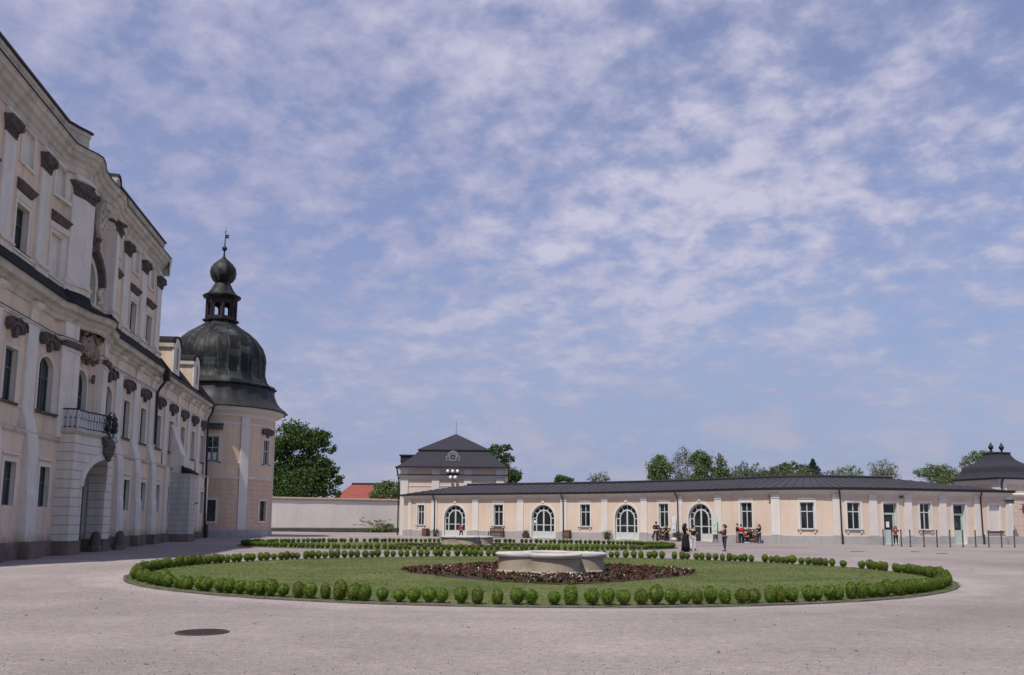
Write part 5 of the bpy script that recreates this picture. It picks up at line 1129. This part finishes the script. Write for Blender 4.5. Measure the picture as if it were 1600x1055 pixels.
def board(px, d, w_, z0, z1, m_, lab, lines):
    p = gpos(px, d); t_ = thing('info_board', lab, 'information board', p, grot(px)); mb = MB(); mb.box(I, -w_ / 2, w_ / 2, -.015, .015, z0, z1); obj('panel', mb, mt[m_], t_); mb = MB()
    for s in (-1, 1): mb.box(I, s * w_ * .4 - .02, s * w_ * .4 + .02, -.05, -.02, -.02, z1 - .1)
    mb.box(I, -w_ / 2, w_ / 2, -.2, .2, 0, .02); obj('stand', mb, mt['iron'], t_); mb = MB()
    for z, a, b in lines: mb.box(I, a * w_, b * w_, .016, .019, z, z + .045)
    obj('print', mb, mt['ink'], t_)
board(1053, .35, .46, .82, 2.4, 'board', 'narrow white information board left of the downspout by the fourth arched door', [(1.0, -.3, .3), (1.08, -.25, .28), (1.62, -.3, .1)])
board(1116.2, .4, .56, .72, 2.35, 'mint', 'mint green information board right of the fourth arched door', [(1.0, -.3, .3), (1.45, -.12, .1), (1.55, -.1, .12)])
p = gpos(1052.5, 1.15); t_ = thing('stone_block', 'low rounded white stone block at the foot of the white information board', 'stone', p, grot(1052)); mb = MB(); mb.ball((0, 0, .16), .3, 12, 0, (1.2, .8, .7)); mb.ball((.16, .02, .17), .2, 10, 0, (1.1, .8, .8)); obj('block', mb, mt['rim'], t_, smooth='all')

# loose stones and grit scattered over the gravel
mb = MB(); r = random.Random(77); bmx = bmesh.new(); bmesh.ops.create_icosphere(bmx, subdivisions=1, radius=1.0); SV = [tuple(v.co) for v in bmx.verts]; SF = [[v.index for v in f.verts] for f in bmx.faces]; bmx.free()
for _ in range(1500):
    y = 10.5 + 32 * r.random() ** 1.8; x = r.uniform(-.62, .62) * y
    if math.hypot(x - L1[0], y - L1[1]) < 13.75 or (Vector((x, y, 0)) - PA).dot(PN) < 1: continue
    s_ = r.uniform(.005, .012) * (2.0 if r.random() < .04 else 1) * (1 + y / 60); i0 = len(mb.v); a, b, c = r.uniform(.7, 1.4), r.uniform(.7, 1.4), r.uniform(.4, .8); z = gz(x, y)
    mb.v.extend([(x + v[0] * s_ * a, y + v[1] * s_ * b, z + v[2] * s_ * c) for v in SV]); mb.f.extend([[q + i0 for q in f] for f in SF]); mb.m.extend([0 if r.random() < .6 else 1] * len(SF))
setp(obj('loose_stones', mb, [mt['edge'], mt['wallbase']], merge=0), 'loose small stones scattered over the pale gravel', 'stones', None, 'stuff')

# ------------------------------------------------------------------ people (one grown skin per body, clothes as shells over it)
def grow(name, verts, edges, mat_, parent, root=0, sub=1):
    me = bpy.data.meshes.new('tmp'); me.from_pydata([v[:3] for v in verts], edges, []); o = bpy.data.objects.new('tmp', me); COL.objects.link(o)
    md = o.modifiers.new('s', 'SKIN'); md.use_smooth_shade = True; md.branch_smoothing = .4
    sv = me.skin_vertices[0].data
    for i, v in enumerate(verts): rr_ = v[3] if hasattr(v[3], '__len__') else (v[3], v[3]); sv[i].radius = rr_; sv[i].use_root = (i == root)
    s2 = o.modifiers.new('d', 'SUBSURF'); s2.levels = sub; s2.render_levels = sub
    bpy.context.view_layer.update(); dg = bpy.context.evaluated_depsgraph_get(); m2 = bpy.data.meshes.new_from_object(o.evaluated_get(dg)); m2.name = name
    bpy.data.objects.remove(o); m2.materials.clear(); m2.materials.append(mat_)
    for p_ in m2.polygons: p_.use_smooth = True
    r = bpy.data.objects.new(name, m2); COL.objects.link(r); r.parent = parent; return r
cmat = {}
def cm(c, rough=.85):
    key = tuple(c)
    if key not in cmat: cmat[key] = surf('cloth_%d' % len(cmat), c, rough, .15, 6, 60, .2, .2)
    return cmat[key]
SKIN = surf('skin', (.50, .31, .23), .6, .05, 8, 60, .05, .3)
def person(loc, rot, lab, H=1.66, top=(.03, .03, .035), bot=(.03, .03, .035), hair=(.02, .015, .012), sleeves='long', hairlen=.0, arms=None, legs=None, sit=0.0, skirt=None, shoes=(.02, .02, .02), lean=0.0, scarf=None, shorts=False, bag=None, phone=False, turn=0.0):
    t_ = thing('person', lab, 'person', loc, rot); s = H / 1.7; t_.scale = (s * 1.13, s * 1.13, s)
    dz = -sit
    A = {'es': {1: (.23, .03, 1.12), -1: (-.23, .03, 1.12)}, 'ws': {1: (.24, -.05, .87), -1: (-.24, -.05, .87)}}
    if arms:
        for sd, (e, w_) in arms.items(): A['es'][sd] = e; A['ws'][sd] = w_
    Lg = {sd: ((sd * .10, -.02, .49), (sd * .105, .01, .09)) for sd in (1, -1)}
    if legs: Lg.update(legs)
    V, E = [], []
    def v(p, r, par=None):
        V.append((p[0], p[1], p[2], r)); i = len(V) - 1
        if par is not None: E.append((par, i))
        return i
    ly = lambda z: -lean * max(0, z - .9)
    U_ = lambda p: (p[0], p[1] + ly(p[2]), p[2] + dz)
    pel = v(U_((0, 0, .94)), (.125, .10)); wst = v(U_((0, 0, 1.10)), (.115, .085), pel); ch = v(U_((0, 0, 1.28)), (.135, .10), wst); nk = v(U_((0, .005, 1.43)), .055, ch); nk2 = v(U_((0, -.005, 1.49)), .05, nk)
    jaw = v(U_((0, -.02, 1.535)), (.062, .068), nk2); hd = v(U_((0, -.012, 1.60)), (.074, .088), jaw); tp = v(U_((0, -.005, 1.665)), .055, hd)
    ct, st_ = math.cos(turn), math.sin(turn)
    fx = lambda x, y, z: U_((x * ct - y * st_, x * st_ + y * ct - .012, z))
    nose = v(fx(0, -.105, 1.585), .012, hd)
    for sd in (1, -1): v(fx(sd * .082, .01, 1.59), .014, hd)
    for sd in (1, -1):
        sh = v(U_((sd * .165, .0, 1.385)), .058, ch); e = v(U_(A['es'][sd]), .041, sh); w_ = v(U_(A['ws'][sd]), .028, e)
        pw, pe = Vector(U_(A['ws'][sd])), Vector(U_(A['es'][sd])); dr = (pw - pe).normalized(); side = dr.cross(Vector((0, 1, 0.2))).normalized(); palm = v(pw + dr * .06, (.034, .02), w_)
        nrm = dr.cross(side)
        for q in range(4):
            b_ = pw + dr * .085 + side * (.022 * (q - 1.5)); ln_ = (.072, .08, .076, .06)[q]; f1 = v(b_, .0095, palm); f2 = v(b_ + dr * ln_ * .55 + nrm * .008, .0085, f1); v(b_ + dr * ln_ * .9 + nrm * .03, .007, f2)
        th_ = v(pw + dr * .04 + side * .035, .0105, palm); v(pw + dr * .08 + side * .055 + nrm * .01, .009, th_)
    for sd in (1, -1):
        hp = v((sd * .088, 0, .88 + dz), .09, pel); kn = v(Lg[sd][0], .056, hp); an = v(Lg[sd][1], .036, kn); ft = Lg[sd][1]; v((ft[0], ft[1] - .13, ft[2] - .05), .034, an)
    body = grow('body', V, E, SKIN, t_)
    # top
    V, E = [], []
    a0 = v(U_((0, 0, .93 if not skirt else 1.0)), (.148, .12)); a1 = v(U_((0, 0, 1.10)), (.137, .105), a0); a2 = v(U_((0, 0, 1.28)), (.155, .118), a1); v(U_((0, .005, 1.42)), .068, a2)
    for sd in (1, -1):
        if sleeves == 'bare': continue
        b0 = v(U_((sd * .165, 0, 1.385)), .072, a2); es = Vector(U_(A['es'][sd])); sp_ = Vector(U_((sd * .165, 0, 1.385)))
        if sleeves == 'long': b1 = v(es, .055, b0); v(es.lerp(Vector(U_(A['ws'][sd])), .95), .043, b1)
        else: v(sp_.lerp(es, .6), .058, b0)
    grow('top', V, E, cm(top), t_)
    V, E = [], []
    if skirt:
        mb = MB(); mb.lathe((0, 0, dz), [(.15, 1.04), (.17, .94), (.19, .75), (.22, .4), (.25, skirt), (.23, skirt)], 16); obj('skirt', mb, cm(bot), t_, smooth='all')
    else:
        p0 = v((0, ly(.95), .98 + dz), (.142, .118))
        for sd in (1, -1):
            hp = v((sd * .088, 0, .86 + dz), .105, p0); kn = v(Lg[sd][0], .072, hp)
            if not shorts: v((Lg[sd][1][0], Lg[sd][1][1], Lg[sd][1][2] + .01), .056, kn)
        grow('trousers', V, E, cm(bot), t_)
    for sd in (1, -1):
        f = Lg[sd][1]; mb = MB(); mb.ball((f[0], f[1] - .06, f[2] - .05), .05, 10, 0, (.95, 2.5, .85)); mb.ball((f[0], f[1] + .01, f[2] - .0), .05, 8); obj('shoe', mb, cm(shoes), t_, smooth='all')
    mb = MB(); c = U_((0, .012, 1.625)); rows = []
    for j in range(9):
        tt = PI * .02 + j / 8 * PI * .62; rows.append([(c[0] + .098 * math.sin(tt) * math.cos(2 * PI * q / 16 + turn), c[1] + .108 * math.sin(tt) * math.sin(2 * PI * q / 16 + turn), max(c[2] + .095 * math.cos(tt), c[2] + (.02 if math.sin(2 * PI * q / 16) < -.35 else -.2))) for q in range(16)])
    mb.grid(rows, True); mb.face(rows[0])
    if hairlen:
        q0 = U_((0, .05, 1.62)); mb.tube([q0, (q0[0], q0[1] + .045, q0[2] - .12), (q0[0], q0[1] + .055, q0[2] - hairlen * .6), (q0[0], q0[1] + .05, q0[2] - hairlen)], [.085, .098, .092, .045], 12)
        for sd in (1, -1): mb.tube([(sd * .075, q0[1] - .03, q0[2]), (sd * .098, q0[1] - .02, q0[2] - .14), (sd * .10, q0[1] - .0, q0[2] - hairlen * .7)], [.03, .045, .025], 8)
    elif hair and lab.find('bun') >= 0: q0 = U_((0, .1, 1.66)); mb.ball(q0, .05, 8)
    obj('hair', mb, cm(hair, .5), t_, smooth='all')
    for sd in (1, -1): mb = MB(); mb.ball(fx(sd * .032, -.086, 1.61), .011, 6); obj('eye', mb, mt['ink'], t_)
    mb = MB(); mb.ball(fx(0, -.084, 1.545), .012, 6, 0, (2, .6, .6)); obj('mouth', mb, cm((.3, .1, .09)), t_)
    if scarf: mb = MB(); mb.tube([U_((.07, -.07, 1.44)), U_((.06, -.135, 1.3)), U_((.07, -.14, 1.0))], [.045, .05, .045], 8); mb.tube([U_((-.07, -.06, 1.44)), U_((-.05, -.13, 1.3)), U_((-.06, -.135, 1.05))], [.045, .045, .04], 8); mb.lathe(U_((0, -.01, 1.42)), [(.085, -.03), (.1, .02), (.075, .05)], 12); obj('scarf', mb, cm(scarf), t_, smooth='all')
    return t_
def face(deg): return math.radians(deg)       # 0 faces the camera side (-y), 90 faces right (+x), 180 away, -90 left
def gp(px, py): p = gd(px, py); return (p.x, p.y, gz(p.x, p.y) if p.x < -8 else 0)
DJ, BK, WH, RED, BURG, NAVY = (.035, .045, .085), (.012, .012, .015), (.62, .62, .66), (.42, .03, .035), (.075, .022, .035), (.018, .022, .05)
LEFT = lambda a, b: {-1: (a, b)}
person((*gpos(720.5, 1.7)[:2], 0), face(40), 'child in a red jacket with long dark hair walking past the first arched door', 1.5, (.42, .04, .07), BK, (.03, .015, .012), hairlen=.36, legs={1: ((.10, -.12, .50), (.11, -.16, .09)), -1: ((-.10, .02, .49), (-.10, .2, .11))}, arms={-1: ((-.25, .08, 1.13), (-.3, .02, .98))})
person((*gpos(1025, 2.6)[:2], 0), face(165), 'man in dark navy clothes standing with one leg bent before the left bench', 1.86, NAVY, NAVY, (.02, .015, .012), 'long', 0, {1: ((.26, -.1, 1.13), (.12, -.25, 1.06)), -1: ((-.26, -.1, 1.13), (-.1, -.26, 1.06))}, {1: ((.2, .06, .55), (.30, .22, .34))}, lean=.08)
person((*gpos(1036, .62)[:2], 0), grot(1036) + .3, 'woman in black with light brown hair sitting on the bench behind the man in navy', 1.68, BK, BK, (.20, .12, .07), 'long', .3, {1: ((.24, -.16, 1.12), (.1, -.34, 1.05)), -1: ((-.24, -.14, 1.12), (-.1, -.34, 1.06))}, {1: ((.13, -.44, .50), (.15, -.42, .09)), -1: ((-.10, -.46, .50), (-.02, -.5, .09))}, sit=.39, shoes=WH)
person((*gpos(1041.5, 1.3)[:2], 0), face(-60), 'person in a black jacket standing close beside the seated woman in black', 1.62, BK, (.03, .02, .025), (.05, .03, .02), 'long', 0, {1: ((.24, -.12, 1.12), (.15, -.3, 1.12))}, lean=.15)
person(gp(1071.5, 862.4), face(112), 'woman in long black trousers with long wavy black hair and bare arms', 1.72, BK, BK, (.012, .01, .012), 'short', .42, {1: ((.26, -.04, 1.12), (.12, -.24, 1.1)), -1: ((-.26, .06, 1.13), (-.2, -.14, .98))}, skirt=.07)
person(gp(1083.5, 860.6), face(170), 'woman in white trousers and black top with dark hair in a bun', 1.62, BK, WH, (.03, .018, .015), 'short', 0, {1: ((.25, .02, 1.12), (.27, -.08, .86)), -1: ((-.25, -.02, 1.12), (-.14, -.22, 1.05))}, {1: ((.11, -.02, .49), (.13, .03, .09)), -1: ((-.10, -.02, .49), (-.12, -.06, .09))})
ph = person(gp(1132.5, 861.4), face(-75), 'woman in a burgundy jacket and pink scarf holding up a phone', 1.68, BURG, DJ, (.014, .01, .01), 'long', .14, {1: ((.24, -.12, 1.13), (.1, -.36, 1.28)), -1: ((-.24, -.12, 1.12), (-.1, -.36, 1.24))}, {1: ((.11, -.03, .49), (.12, -.05, .09)), -1: ((-.11, .02, .49), (-.13, .09, .09))}, scarf=(.42, .24, .30))
hp_ = gp(1132.5, 861.4); an = face(-75); off = Vector((0, -.46, 1.34 * 1.68 / 1.7)); ox, oy = off.x * math.cos(an) - off.y * math.sin(an), off.x * math.sin(an) + off.y * math.cos(an)
tph = thing('phone', 'dark phone held up by the woman in the burgundy jacket', 'phone', (hp_[0] + ox, hp_[1] + oy, off.z), an); mb = MB(); mb.box(I, -.04, .04, -.005, .005, -.05, .1); obj('case', mb, mt['iron'], tph); mb = MB(); mb.box(I, -.035, .035, -.007, -.0055, -.045, .095); obj('screen', mb, mt['glass'], tph)
person((*gpos(1151.8, 1.1)[:2], 0), face(60), 'man in a dark navy top and light shorts beside the red shirted person', 1.74, NAVY, (.42, .44, .47), (.06, .035, .025), 'long', 0, {1: ((.25, -.1, 1.13), (.14, -.3, 1.15))}, shorts=True, shoes=(.1, .03, .04))
person((*gpos(1157.5, 1.6)[:2], 0), face(160), 'person in a bright red jumper and dark trousers seen from behind', 1.66, RED, NAVY, (.015, .012, .012), 'long', 0, {1: ((.24, -.14, 1.14), (.1, -.32, 1.16)), -1: ((-.24, -.1, 1.13), (-.12, -.3, 1.1))}, lean=.05)
person((*gpos(1165.5, .6)[:2], 0), grot(1165) + .25, 'person in red sitting on the bench under the gallery window', 1.66, RED, BK, (.25, .14, .08), 'short', .22, {1: ((.26, -.1, 1.13), (.3, -.3, 1.06)), -1: ((-.24, -.14, 1.12), (-.1, -.36, 1.08))}, {1: ((.13, -.44, .50), (.2, -.5, .09)), -1: ((-.10, -.46, .50), (-.08, -.42, .09))}, sit=.39, lean=.1, shoes=WH)
person((*gpos(1174, .62)[:2], 0), grot(1174) - .3, 'person in black leaning forward on the bench beside the person in red', 1.7, BK, BK, (.02, .015, .012), 'long', 0, {1: ((.25, -.2, 1.12), (.12, -.4, 1.02)), -1: ((-.25, -.2, 1.12), (-.1, -.4, 1.02))}, {1: ((.13, -.44, .50), (.16, -.44, .09)), -1: ((-.12, -.44, .50), (-.14, -.5, .09))}, sit=.39, lean=.45, shoes=WH)
person((*gpos(1185.5, 1.0)[:2], 0), face(-55), 'woman in a black jacket and blue jeans with long brown hair right of the bench', 1.7, BK, (.05, .07, .12), (.10, .045, .025), 'long', .34, {1: ((.24, -.12, 1.13), (.1, -.36, 1.12)), -1: ((-.24, -.1, 1.12), (-.12, -.34, 1.08))})
person((*gpos(1398.3, 1.6)[:2], 0), face(-20), 'woman in raspberry red with long brown hair and raised hands by the gallery door', 1.62, (.30, .03, .07), BK, (.09, .035, .02), 'long', .44, {1: ((.24, -.16, 1.2), (.08, -.28, 1.42)), -1: ((-.24, -.16, 1.2), (-.08, -.28, 1.4))})

# ------------------------------------------------------------------ trees
def tree(name, lab, Y, blobs, trunk_px, leaf, bark, n_leaf, size, seed, base_z=0.0, clump=26, twigs=0, trunk_r=.45, dep=.9, cat='tree', surf_bias=.55, group=None):
    """blobs: (px, py, r_px_x, r_px_z, weight) clumps of the crown at depth Y; the trunk stands at trunk_px"""
    rg = np.random.default_rng(seed); rr_ = random.Random(seed); kk = Y / F_PX
    b0 = at(trunk_px, 820, Y); base = Vector((b0.x, Y, base_z))
    t_ = thing(name, lab, cat, base, 0, group, True)
    Bs = []
    for b in blobs:
        c = at(b[0], b[1], Y); Bs.append((Vector((c.x, Y + rr_.uniform(-.5, .5) * b[2] * kk, c.z)), b[2] * kk, b[3] * kk, b[4] if len(b) > 4 else 1.0))
    top = max(c.z for c, *_ in Bs); low = min(c.z - rz for c, rx, rz, w_ in Bs); tz = base_z + (top - base_z) * .78
    tb = MB(); cen = sum((c for c, *_ in Bs), Vector()) / len(Bs)
    pts = []; rad = []
    for q in range(9):
        f = q / 8; p = Vector((base.x + (cen.x - base.x) * f * f, base.y + (cen.y - base.y) * f, base_z + (tz - base_z) * f)); p += Vector((rr_.gauss(0, .08), rr_.gauss(0, .08), 0)) * f * trunk_r * 2; pts.append(p); rad.append(trunk_r * (1.25 if q == 0 else 1) * (1 - .85 * f))
    tb.tube(pts, rad, 10); obj('trunk', tb, mt[bark], t_, smooth='all')
    lb = MB()
    for c, rx, rz, w_ in Bs:
        f = min(.9, max(.2, (c.z - rz * .6 - base_z) / (tz - base_z) * .75)); i = f * 8; a = pts[int(i)].lerp(pts[min(8, int(i) + 1)], i - int(i)); mid = a.lerp(c, .5) + Vector((rr_.gauss(0, .3), rr_.gauss(0, .3), .12 * (c - a).length)); r0_ = max(.04, trunk_r * (1 - .85 * f) * .55)
        lb.tube([a, a.lerp(mid, .55), mid, c.lerp(mid, .3), c], [r0_, r0_ * .8, r0_ * .6, r0_ * .45, r0_ * .25], 6)
        for q in range(5 + twigs):
            d = Vector((rr_.gauss(0, 1), rr_.gauss(0, 1), rr_.gauss(.25, .8))).normalized(); e = c + Vector((d.x * rx, d.y * rx * dep, d.z * rz)) * rr_.uniform(.8, 1.08); s0 = c.lerp(mid, rr_.uniform(0, .5)); m_ = s0.lerp(e, .5) + Vector((rr_.gauss(0, .1), rr_.gauss(0, .1), rr_.gauss(.06, .08))) * rx
            lb.tube([s0, m_, e], [r0_ * .3 + .008, r0_ * .16 + .006, .006], 4, caps=False)
    obj('limbs', lb, mt[bark], t_, merge=0)
    fb = MB(); wt = np.array([rx * rx * rz * w_ for c, rx, rz, w_ in Bs]) ** .75; wt /= wt.sum()
    for (c, rx, rz, w_), q in zip(Bs, wt):
        nl = int(n_leaf * q); ncl = max(3, nl // clump)
        for _ in range(ncl):
            d = rg.normal(0, 1, 3); d /= np.linalg.norm(d); d *= rg.uniform(surf_bias, 1.0) if rg.random() < .8 else rg.uniform(.15, 1)
            cc = np.array([c.x + d[0] * rx, c.y + d[1] * rx * dep, c.z + d[2] * rz]); sp_ = rg.uniform(.11, .23) * (rx + rz) * .6
            fb.quads(rquads(cc, clump, size, (sp_, sp_, sp_ * .65), .4, rg))
    obj('crown', fb, mt[leaf], t_, merge=0)
    return t_
tree('oak_tree', 'large dark spreading oak rising over the garden wall beside the tower', 156,
     [(462, 682, 26, 24), (440, 700, 22, 22), (486, 690, 22, 20), (505, 686, 14, 12), (513, 700, 11, 9), (478, 722, 34, 16, .8), (448, 735, 26, 22), (506, 726, 14, 10), (510, 741, 16, 10, .8), (523, 735, 10, 9), (531, 752, 8, 12), (470, 757, 42, 22, 1.2), (505, 762, 20, 16), (525, 772, 8, 10), (436, 760, 22, 24), (420, 700, 18, 26), (415, 745, 24, 36), (492, 742, 22, 12)],
     468, 'oak', 'bark', 30000, .29, 21, 0, 24, 4, .75)
tree('garden_bush', 'rounded dark green bush above the garden wall beside the red roof', 152, [(600, 768, 22, 14), (616, 765, 18, 16), (588, 774, 14, 8), (606, 758, 9, 9), (625, 775, 14, 14)], 606, 'green', 'bark', 3600, .26, 22, 0, 24, 2, .25, cat='bush')
tree('shrub', 'low leafy shrub at the foot of the garden wall', 136.6, [(592, 828.5, 14, 4.5), (603, 824, 7, 7), (578, 829.5, 9, 3), (611, 826, 6, 6)], 600, 'green', 'bark', 1900, .17, 23, 0, 22, 0, .08, cat='shrub')
tree('leaning_tree', 'dark loosely branched tree right of the mansard roof', 140, [(776, 702, 12, 8), (792, 699, 9, 6, .7), (768, 712, 10, 10), (788, 715, 13, 9, .8), (801, 717, 6, 6, .7), (783, 730, 16, 9), (800, 742, 14, 9), (788, 748, 20, 11), (806, 748, 10, 6)], 786, 'oak', 'bark', 5600, .22, 24, 0, 16, 4, .35)
tree('far_tree', 'small round dark tree top just above the gallery ridge left of the middle', 150, [(878, 748, 10, 5), (889, 750, 7, 4), (871, 752, 6, 4)], 880, 'oak', 'bark', 1500, .2, 25, 0, 18, 1, .3)
tree('bare_tree', 'nearly leafless pale twiggy tree above the gallery ridge near the middle', 145, [(936, 752, 14, 5, .4), (926, 747, 10, 8, .3), (938, 744, 11, 9, .3), (948, 748, 8, 7, .3)], 938, 'olive', 'bark_pale', 330, .2, 26, 0, 5, 26, .22)
tree('linden_tree', 'round fresh green tree at the left end of the tree group behind the gallery', 150, [(1030, 748, 17, 9), (1030, 730, 16, 18), (1034, 719, 10, 9), (1022, 738, 10, 14), (1042, 736, 9, 14)], 1030, 'green', 'bark', 5600, .2, 27, 0, 22, 2, .35)
tree('sparse_tree', 'tall sparse tree with bare upright branches, highest of the group behind the gallery', 152, [(1064, 750, 18, 7, .6), (1058, 722, 9, 20, .5), (1068, 712, 9, 17, .5), (1076, 722, 8, 20, .5), (1064, 740, 14, 12, .5), (1050, 732, 7, 14, .4)], 1066, 'olive', 'bark_pale', 1700, .17, 28, 0, 7, 22, .3)
tree('leafy_tree', 'tall green tree beside the sparse bare one behind the gallery', 149, [(1096, 748, 22, 9, .9), (1095, 713, 12, 10), (1086, 722, 10, 12), (1105, 720, 9, 10), (1097, 732, 15, 13), (1090, 743, 12, 8)], 1096, 'green', 'bark', 5600, .2, 29, 0, 20, 4, .35)
tree('narrow_tree', 'narrow upright green tree right of the tall group behind the gallery', 148, [(1126, 746, 18, 9, .9), (1124, 716, 6, 9), (1127, 727, 9, 10), (1119, 738, 12, 9), (1131, 738, 8, 8)], 1124, 'green', 'bark', 3200, .19, 30, 0, 18, 3, .25)
tree('brown_tree', 'low brownish budding tree with thin twigs behind the gallery roof', 150, [(1165, 745, 28, 8, .7), (1190, 744, 14, 7, .7), (1150, 736, 10, 9, .6), (1164, 732, 10, 9, .5), (1180, 733, 9, 9, .5), (1171, 740, 16, 6, .8), (1192, 737, 6, 7, .5)], 1168, 'olive', 'bark', 2600, .18, 31, 0, 12, 9, .3)
tree('broad_tree', 'broad low olive green tree above the highest part of the gallery roof', 146, [(1236, 743, 36, 9, .9), (1210, 745, 14, 6), (1218, 734, 16, 7), (1236, 728, 11, 8), (1252, 732, 12, 8), (1226, 730, 8, 7), (1208, 738, 9, 5), (1262, 736, 8, 5)], 1236, 'olive', 'bark', 5200, .19, 32, 0, 20, 2, .3)
def fir(lab, px, Y, topy, seed, wpx):
    t0 = at(px, topy, Y); base = Vector((t0.x, Y, 0)); t_ = thing('fir_tree', lab, 'tree', base, 0, None, True); rg = np.random.default_rng(seed); mb = MB(); mb.tube([base, Vector((t0.x, Y, t0.z))], [.25, .02], 8); obj('trunk', mb, mt['bark'], t_); fb = MB(); H_ = t0.z; R_ = wpx * Y / F_PX
    for q in range(800):
        f = 1 - rg.random() * .42; z = H_ * f; r_ = R_ * min(1, (1 - f) / .16) * rg.uniform(.3, 1); a = rg.uniform(0, 2 * PI); fb.quads(rquads((t0.x + r_ * math.cos(a), Y + r_ * math.sin(a), z - r_ * .25), 6, .16, (.1, .1, .05), 0, rg))
    obj('crown', fb, mt['fir'], t_, merge=0)
fir('small dark pointed fir tree behind the gallery roof', 1270, 146, 718, 33, 15)
tree('low_scrub_tree', 'thin low scrubby tree between the green trees and the small fir behind the gallery', 150, [(1205, 742, 16, 7, .6), (1190, 744, 10, 6, .6), (1142, 744, 10, 8, .7)], 1198, 'olive', 'bark', 1200, .17, 38, 0, 12, 8, .2)
tree('twiggy_tree', 'low tree with few leaves left of the bare crowned one behind the gallery', 152, [(1322, 744, 30, 6, .6), (1315, 735, 9, 6, .7), (1330, 733, 9, 7, .6), (1344, 737, 8, 5, .6), (1296, 738, 8, 4, .5)], 1322, 'green', 'bark', 1700, .17, 34, 0, 10, 8, .25)
tree('budding_tree', 'pale budding tree with a fan of bare branches behind the gallery', 152, [(1380, 745, 26, 7, .7), (1366, 730, 9, 10, .4), (1380, 728, 11, 11, .4), (1394, 731, 9, 10, .4), (1380, 738, 18, 6, .6)], 1380, 'olive', 'bark_pale', 1900, .16, 35, 0, 7, 20, .28)
tree('leafy_bush_tree', 'loose green tree over the descending end of the gallery roof', 120, [(1475, 752, 28, 8), (1440, 738, 12, 7, .7), (1456, 733, 13, 9, .8), (1474, 731, 13, 9, .8), (1490, 738, 11, 9, .8), (1466, 742, 24, 8), (1484, 748, 14, 7), (1500, 748, 8, 8, .6)], 1470, 'green', 'bark', 4600, .16, 36, 0, 14, 6, .28)
tree('airy_tree', 'airy half bare tree right beside the bell shaped roof', 112, [(1512, 722, 10, 12, .35), (1526, 714, 12, 10, .45), (1542, 713, 10, 9, .6), (1510, 738, 9, 12, .35), (1548, 716, 8, 8, .7)], 1522, 'green', 'bark_pale', 2000, .15, 37, 0, 8, 16, .25)
